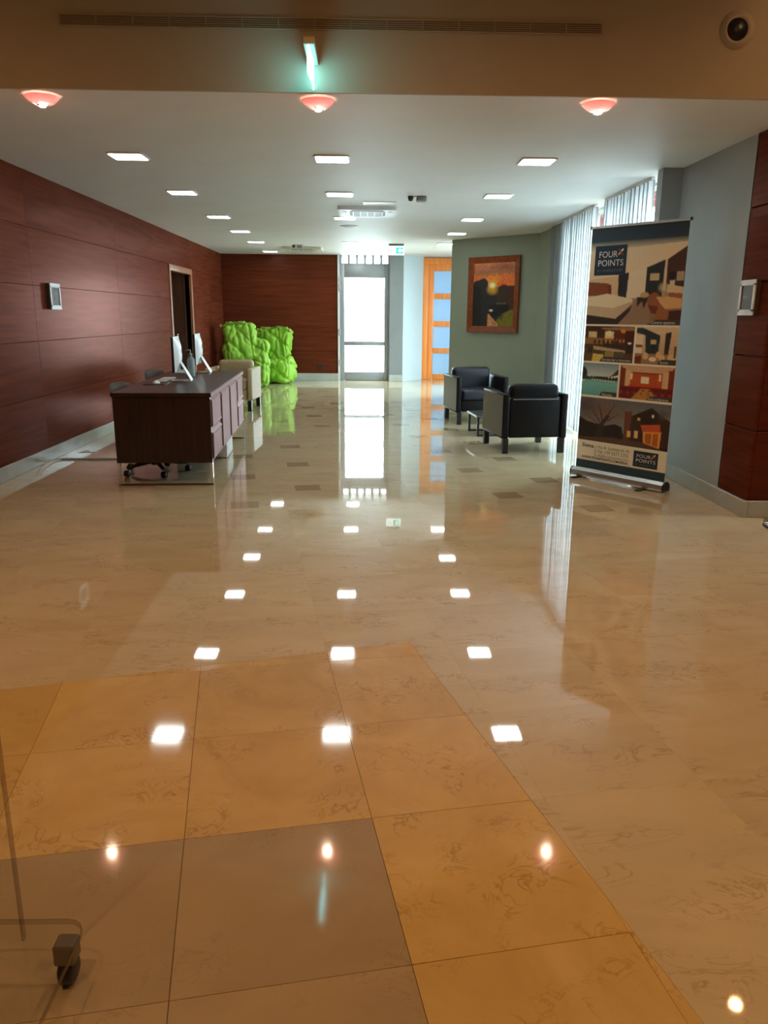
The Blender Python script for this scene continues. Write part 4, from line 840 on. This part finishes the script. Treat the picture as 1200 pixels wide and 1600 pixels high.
q.poly([(0.20, 0.56), (0.84, 0.66), (0.84, 0.74), (0.2, 0.66)], (176, 160, 128)).poly([(0.0, 0.62), (0.2, 0.58), (0.22, 0.98), (0, 1)], (92, 74, 40)).rect(0.08, 0.60, 0.18, 0.76, (52, 42, 34)).poly([(0.20, 0.78), (0.42, 0.80), (0.40, 1), (0.18, 1)], (206, 186, 90)).poly([(0.44, 0.72), (0.62, 0.72), (0.62, 0.92), (0.44, 0.92)], (150, 132, 64)).rect(0.62, 0.70, 0.82, 0.90, (88, 78, 62)).rect(0.86, 0.48, 1, 0.74, (44, 36, 40)).ell(0.92, 0.46, 0.04, 0.03, (230, 225, 215))
q.noise(0.08,2).blur(1); caption(q, 0.34, 0.86); paste(q)
# suite
q = sub(0.575, 0.393, 1, 0.539); q.vgrad(0, 1, (212, 190, 156), (176, 146, 112)); q.poly([(0, 0.02), (0.14, 0.02), (0.58, 0.22), (0.56, 0.74), (0.26, 0.78), (0.22, 0.22), (0, 0.16)], (40, 52, 60)).rect(0.36, 0.34, 0.49, 0.46, (186, 164, 118)).rect(0.42, 0.46, 0.46, 0.6, (26, 30, 34))
q.rect(0.0, 0.22, 0.18, 0.50, (222, 206, 176)).rect(0, 0.48, 0.16, 0.55, (128, 64, 44)).poly([(0, 0.56), (0.17, 0.58), (0.15, 0.72), (0, 0.72)], (222, 208, 184)).poly([(0.70, 0.16), (0.84, 0.12), (0.80, 0.76), (0.70, 0.78)], (46, 40, 46)).rect(0, 0.72, 1, 1, (146, 116, 86)).poly([(0, 0.8), (0.16, 0.78), (0.16, 1), (0, 1)], (112, 52, 34))
for cx, cy in ((0.26, 0.78), (0.58, 0.74), (0.66, 0.82), (0.86, 0.80), (0.94, 0.78)): q.ell(cx, cy, 0.08, 0.10, (206, 176, 128))
q.ell(0.44, 0.86, 0.10, 0.07, (220, 206, 180)).rect(0.93, 0.5, 0.98, 0.80, (90, 66, 50)); q.noise(0.05,2).blur(1); caption(q, 0.56, 0.86); paste(q)
# pool
q = sub(0, 0.547, 0.415, 0.684); q.vgrad(0, 0.5, (118, 146, 160), (196, 204, 200)); q.ell(0.0, 0.34, 0.16, 0.24, (40, 52, 38)).poly([(0, 0.42), (0.1, 0.40), (0.3, 0.44), (0.45, 0.40), (0.75, 0.40), (0.82, 0.36), (1, 0.14), (1, 0.52), (0, 0.54)], (52, 62, 46)).poly([(0.72, 0.42), (1, 0.33), (1, 0.40), (0.78, 0.46)], (222, 222, 216))
q.rect(0, 0.52, 1, 1, (112, 176, 172)).poly([(0, 0.54), (0.16, 0.52), (0.0, 0.60)], (212, 204, 186)).poly([(0.62, 0.56), (1, 0.66), (1, 0.72), (0.7, 0.58)], (206, 196, 176)).vgrad(0.60, 1, (118, 184, 182), (90, 160, 160))
for i in range(9): q.ell(0.30+0.075*i, 0.50+0.004*i, 0.02, 0.022, (226, 222, 212)); q.ell(0.28+0.085*i, 0.44, 0.03, 0.05, (36, 46, 36))
q.noise(0.04,2).blur(1); caption(q, 0.52, 0.86); paste(q)
# conference hall
q = sub(0.435, 0.547, 1, 0.684); q.vgrad(0, 1, (132, 62, 34), (96, 26, 20)); q.poly([(0, 0), (1, 0), (0.9, 0.2), (0.12, 0.2)], (196, 160, 124)).rect(0.20, 0.24, 0.78, 0.60, (176, 76, 34)).rect(0.10, 0.16, 0.20, 0.62, (206, 170, 126)).rect(0.79, 0.16, 0.90, 0.62, (206, 170, 126)).rect(0.0, 0.1, 0.10, 0.6, (120, 46, 26)).rect(0.90, 0.1, 1, 0.6, (120, 46, 26))
q.rect(0.40, 0.32, 0.55, 0.52, (232, 218, 184)).rect(0.20, 0.22, 0.24, 0.42, (236, 214, 176)).rect(0.73, 0.22, 0.77, 0.42, (236, 214, 176)).rect(0.18, 0.58, 0.80, 0.66, (196, 48, 30)).rect(0, 0.62, 1, 1, (100, 24, 22)).poly([(0.42, 0.66), (0.58, 0.66), (0.74, 1), (0.24, 1)], (176, 126, 56))
for i in range(8): q.ell(0.04+0.13*i, 0.82, 0.03, 0.05, (160, 52, 44), 0.7); q.ell(0.1+0.12*i, 0.72, 0.025, 0.03, (72, 16, 18), 0.9)
q.noise(0.07,2).blur(1); caption(q, 0.52, 0.87); paste(q)
# hotel building at dusk
q = sub(0, 0.692, 1, 0.879); q.vgrad(0, 0.75, (92, 98, 104), (132, 132, 124)); q.ell(0.26, 0.28, 0.36, 0.46, (112, 84, 70), 0.85, 0.9).ell(0.06, 0.2, 0.2, 0.4, (62, 58, 60), 0.7, 0.9)
q.poly([(0, 0.45), (0.1, 0.55), (0.3, 0.62), (0.42, 0.55), (0.50, 0.60), (0.54, 1), (0, 1)], (34, 30, 28)).poly([(0.18, 0.98), (0.24, 0.60), (0.32, 0.36), (0.36, 0.38), (0.29, 0.62), (0.30, 0.98)], (50, 40, 34))
for x0, y0, x1, y1 in ((0.26, 0.6, 0.12, 0.2), (0.27, 0.55, 0.22, 0.1), (0.30, 0.45, 0.40, 0.12), (0.32, 0.5, 0.46, 0.3), (0.25, 0.62, 0.06, 0.38)): q.poly([(x0, y0), (x0+0.02, y0), (x1+0.006, y1), (x1, y1)], (56, 46, 40))
q.poly([(0.52, 0.24), (0.60, 0.22), (0.60, 0.9), (0.52, 0.9)], (104, 62, 44)).poly([(0.60, 0.32), (0.80, 0.10), (1, 0.36), (1, 0.95), (0.58, 0.9)], (58, 38, 32)).poly([(0.60, 0.32), (0.80, 0.10), (0.92, 0.26), (0.76, 0.5)], (40, 28, 26)).ell(0.92, 0.22, 0.07, 0.14, (84, 80, 80), 0.8, 0.7)
q.rect(0.56, 0.66, 0.60, 0.80, (222, 176, 120)).rect(0.64, 0.64, 0.68, 0.80, (226, 180, 124)).rect(0.66, 0.34, 0.69, 0.40, (206, 160, 112)).ell(0.82, 0.28, 0.012, 0.04, (250, 240, 220)).poly([(0.70, 0.50), (0.90, 0.44), (0.91, 0.60), (0.73, 0.66)], (190, 84, 46)).poly([(0.73, 0.64), (0.92, 0.60), (0.91, 0.98), (0.74, 0.90)], (226, 150, 66)).poly([(0.755, 0.67), (0.89, 0.64), (0.89, 0.93), (0.76, 0.87)], (168, 92, 36)).rect(0.82, 0.64, 0.835, 0.93, (226, 150, 66))
q.poly([(0, 0.94), (0.4, 0.86), (0.74, 0.88), (1, 1), (0, 1)], (84, 62, 54)).noise(0.08,2).blur(1); paste(q)
p.rect(0, 0.965, 1, 1, (38, 62, 78)); p.a = np.clip(p.a*1.25, 0, 0.9)
pr = link_mesh('print_sheet', raster_mesh('print_sheet', p.a, BW, BH, 'print'), bn, (0, 0, BZ))
B((-BW/2, 0.0008, BZ), (BW/2, 0.0016, BZ+BH)).build('backing_sheet', 'white_plastic', bn)
def bpos(u, v): return (-BW/2+u*BW, BZ+BH*(1-v))
def btext(s_, u0, u1, v, m, size=None, bold=0.0):
    x, z = bpos(u0, v); return text('lettering', s_, size, m, pr, (x, -0.0022, z-BZ), width=(u1-u0)*BW if u1 else None, bold=bold)
def logo(u0, u1, v0, v1):
    x0, z1 = bpos(u0, v0); x1, z0 = bpos(u1, v1); lg = B((x0, -0.0014, z0-BZ), (x1, -0.0006, z1-BZ)).build('logo_plate', 'navy_print', pr)
    w, h_ = x1-x0, z1-z0
    def lt(s_, a0, a1, b, size, m='white_print'): text('lettering', s_, size, m, lg, (x0+a0*w, -0.0022, z1-BZ-b*h_), width=(a1-a0)*w)
    lt('FOUR', 0.12, 0.70, 0.40, 0.30*h_); lt('POINTS', 0.10, 0.90, 0.69, 0.30*h_); lt('BY SHERATON', 0.09, 0.89, 0.89, 0.135*h_, 'grey_print')
    cx, cz = x0+0.815*w, z1-BZ-0.235*h_
    for a, m in ((PI*0.25, 'white_print'), (PI*0.75, 'petal_red'), (PI*1.25, 'petal_orange'), (PI*1.75, 'petal_red')):
        pts = []
        for i in range(12):
            t = 2*PI*i/12; r0 = 0.060*w; ex_, ez = r0+0.052*w*math.cos(t), 0.026*w*math.sin(t); pts.append((cx+ex_*math.cos(a)-ez*math.sin(a), -0.0022, cz+ex_*math.sin(a)+ez*math.cos(a)))
        MB().add(pts, [tuple(range(12))]).build('petal', m, lg)
logo(0.055, 0.40, 0.072, 0.188); logo(0.655, 0.915, 0.891, 0.957)
btext('Camere spaziose', 0.71, 0.95, 0.380, 'white_print', 0.030); btext('Servizio bar e ristorante', 0.22, 0.53, 0.533, 'white_print', 0.028); btext('Suite', 0.84, 0.92, 0.533, 'white_print', 0.028)
btext('Piscina', 0.25, 0.36, 0.679, 'white_print', 0.028); btext('Area conferenze', 0.75, 0.96, 0.679, 'white_print', 0.028)
btext('Siena', 0.060, 0.20, 0.907, 'dark_print', 0.046, 0.0006); btext('Via A. Lombardi, 41', 0.245, 0.605, 0.907, 'grey_print', 0.040); btext('Tel. +39 0577 5755', 0.245, 0.60, 0.927, 'grey_print', 0.040)
btext('info@fourpointssiena.com', 0.245, 0.60, 0.9415, 'grey_print', 0.026); btext('WWW.FOURPOINTS.COM/SIENA', 0.065, 0.605, 0.957, 'dark_print', 0.030, 0.0005)
x, z = bpos(0.222, 0.945); B((x-0.0015, -0.0018, z-BZ), (x+0.0015, -0.0008, z-BZ+0.088)).build('divider_line', 'dark_print', pr)
B((-BW/2-0.006, -0.008, BZ+BH-0.006), (BW/2+0.006, 0.012, BZ+BH+0.012), 0.003, 1).build('top_rail', 'silver', bn)
for s_ in (-1, 1): B((s_*(BW/2+0.009)-0.004, -0.010, BZ+BH-0.008), (s_*(BW/2+0.009)+0.004, 0.014, BZ+BH+0.015)).build('rail_cap', 'black_plastic', bn)
prf = [(-0.045, 0.012), (-0.052, 0.03), (-0.048, 0.062), (-0.025, 0.086), (0.008, 0.088), (0.035, 0.075), (0.05, 0.04), (0.045, 0.012)]
def extr(x0, x1): n_ = len(prf); return MB().add([(x0, y, z) for y, z in prf]+[(x1, y, z) for y, z in prf], [tuple(range(n_)), tuple(range(2*n_-1, n_-1, -1))]+[(i, (i+1) % n_, n_+(i+1) % n_, n_+i) for i in range(n_)])
cs = extr(-0.435, 0.435).build('cassette_base', 'silver', bn); extr(-0.448, -0.4355).build('end_cap', 'black_plastic', cs); extr(0.4355, 0.448).build('end_cap', 'black_plastic', cs)
for x in (-0.36, 0.27): 
    mb = MB(); mb.box((x-0.02, -0.13, 0.002), (x+0.02, 0.11, 0.012), 0.002, 1); ft = mb.build('foot', 'black_plastic', bn)
mb = MB(); mb.tube([(0, 0.03, 0.03), (0, 0.03, BZ+BH)], 0.008); mb.build('support_pole', 'silver', bn)

# ------------------------------------------------------------------ signs on the walls, socket
def wall_sign(loc, rz, label, lines, w=0.24, h_=0.235):
    o = empty('wall_sign', loc, rz); tag(o, label, 'sign', 'framed wall signs')
    B((-w/2, -0.034, 0), (w/2, -0.001, h_), 0.003, 1).build('sign_block', 'dark_grey', o)
    t = 0.026
    for lo, hi in (((-w/2, 0), (w/2, t+0.012)), ((-w/2, h_-t-0.010), (w/2, h_)), ((-w/2, t), (-w/2+t, h_-t)), ((w/2-t, t), (w/2, h_-t))): B((lo[0], -0.042, lo[1]), (hi[0], -0.0335, hi[1])).build('frame_bar', 'white_plastic', o)
    f_ = B((-w/2+t, -0.037, t), (w/2-t, -0.0345, h_-t)).build('sign_face', 'sign_brown', o)
    for z, n_, cw in lines:
        for i in range(n_):
            x = (i-(n_-1)/2)*cw; B((x-cw*0.32, -0.0385, z-0.012), (x+cw*0.32, -0.0372, z+0.012)).build('worn_letter', 'sign_letter', f_)
wall_sign((XL, 7.55, 1.370), PI/2, 'white framed brown sign on the left mahogany wall', [(0.145, 5, 0.022), (0.095, 3, 0.022)])
wall_sign((XR, 5.35, 1.358), -PI/2, 'white framed brown sign on the mahogany corner at right', [(0.12, 5, 0.022)], 0.215, 0.232)
so = empty('wall_socket', (-0.96, YB, 0.27)); tag(so, 'small black wall socket low on the mahogany end wall', 'socket')
B((-0.055, -0.010, -0.04), (0.055, 0, 0.04), 0.004).build('plate', 'black_plastic', so)
for x in (-0.025, 0.025): MB().lathe([(0.012, 0), (0.012, -0.003), (0, -0.003)], (x, -0.010, 0), 12, 'y').build('outlet', 'dark_grey', so)

# ------------------------------------------------------------------ acrylic trolley, bottom left
at = empty('acrylic_trolley', (-0.95, 1.085, 0)); tag(at, 'clear acrylic trolley on black casters at the bottom left corner', 'trolley')
MB().prism(rounded_rect(0.37, 0.27, 0.04), 0.100, 0.112).build('base_plate', 'acrylic', at)
ring(rounded_rect(0.372, 0.272, 0.041), rounded_rect(0.37, 0.27, 0.04), 0.100, 0.112).build('plate_edge', 'acrylic_edge', at)
pn_ = B((-0.30, 0.215, 0.112), (0.260, 0.223, 1.05)).build('upright_panel', 'acrylic', at); B((0.260, 0.214, 0.112), (0.265, 0.224, 1.05)).build('polished_edge', 'acrylic_edge', pn_)
for x, y in ((0.341, -0.23), (-0.335, -0.23), (0.341, 0.228), (-0.335, 0.228)):
    cst = empty('caster', (x, y, 0)); cst.parent = at
    MB().lathe([(0.0, -0.016), (0.022, -0.016), (0.031, -0.010), (0.031, 0.010), (0.022, 0.016), (0.0, 0.016)], (0, 0, 0.031), 20, 'x').build('wheel', 'black_plastic', cst)
    B((-0.021, -0.021, 0.052), (0.021, 0.021, 0.099), 0.004, 1).build('bracket', 'dark_metal', cst)
# chrome foot at the right edge
cf = empty('chrome_stand', (2.84, 4.82, 0)); tag(cf, 'chrome round stand foot cut by the right edge of the picture', 'stand')
MB().lathe([(0.0, 0), (0.20, 0), (0.20, 0.012), (0.0, 0.012)], n=40).build('rubber_ring', 'black_plastic', cf); MB().lathe([(0.198, 0.012), (0.198, 0.030), (0.17, 0.042), (0.05, 0.055), (0.024, 0.075), (0.0, 0.075)], n=40).build('foot_disc', 'chrome', cf)
MB().lathe([(0.022, 0.07), (0.022, 0.95), (0.03, 0.96), (0.03, 0.99), (0.0, 1.0)], n=20).build('post', 'chrome', cf)
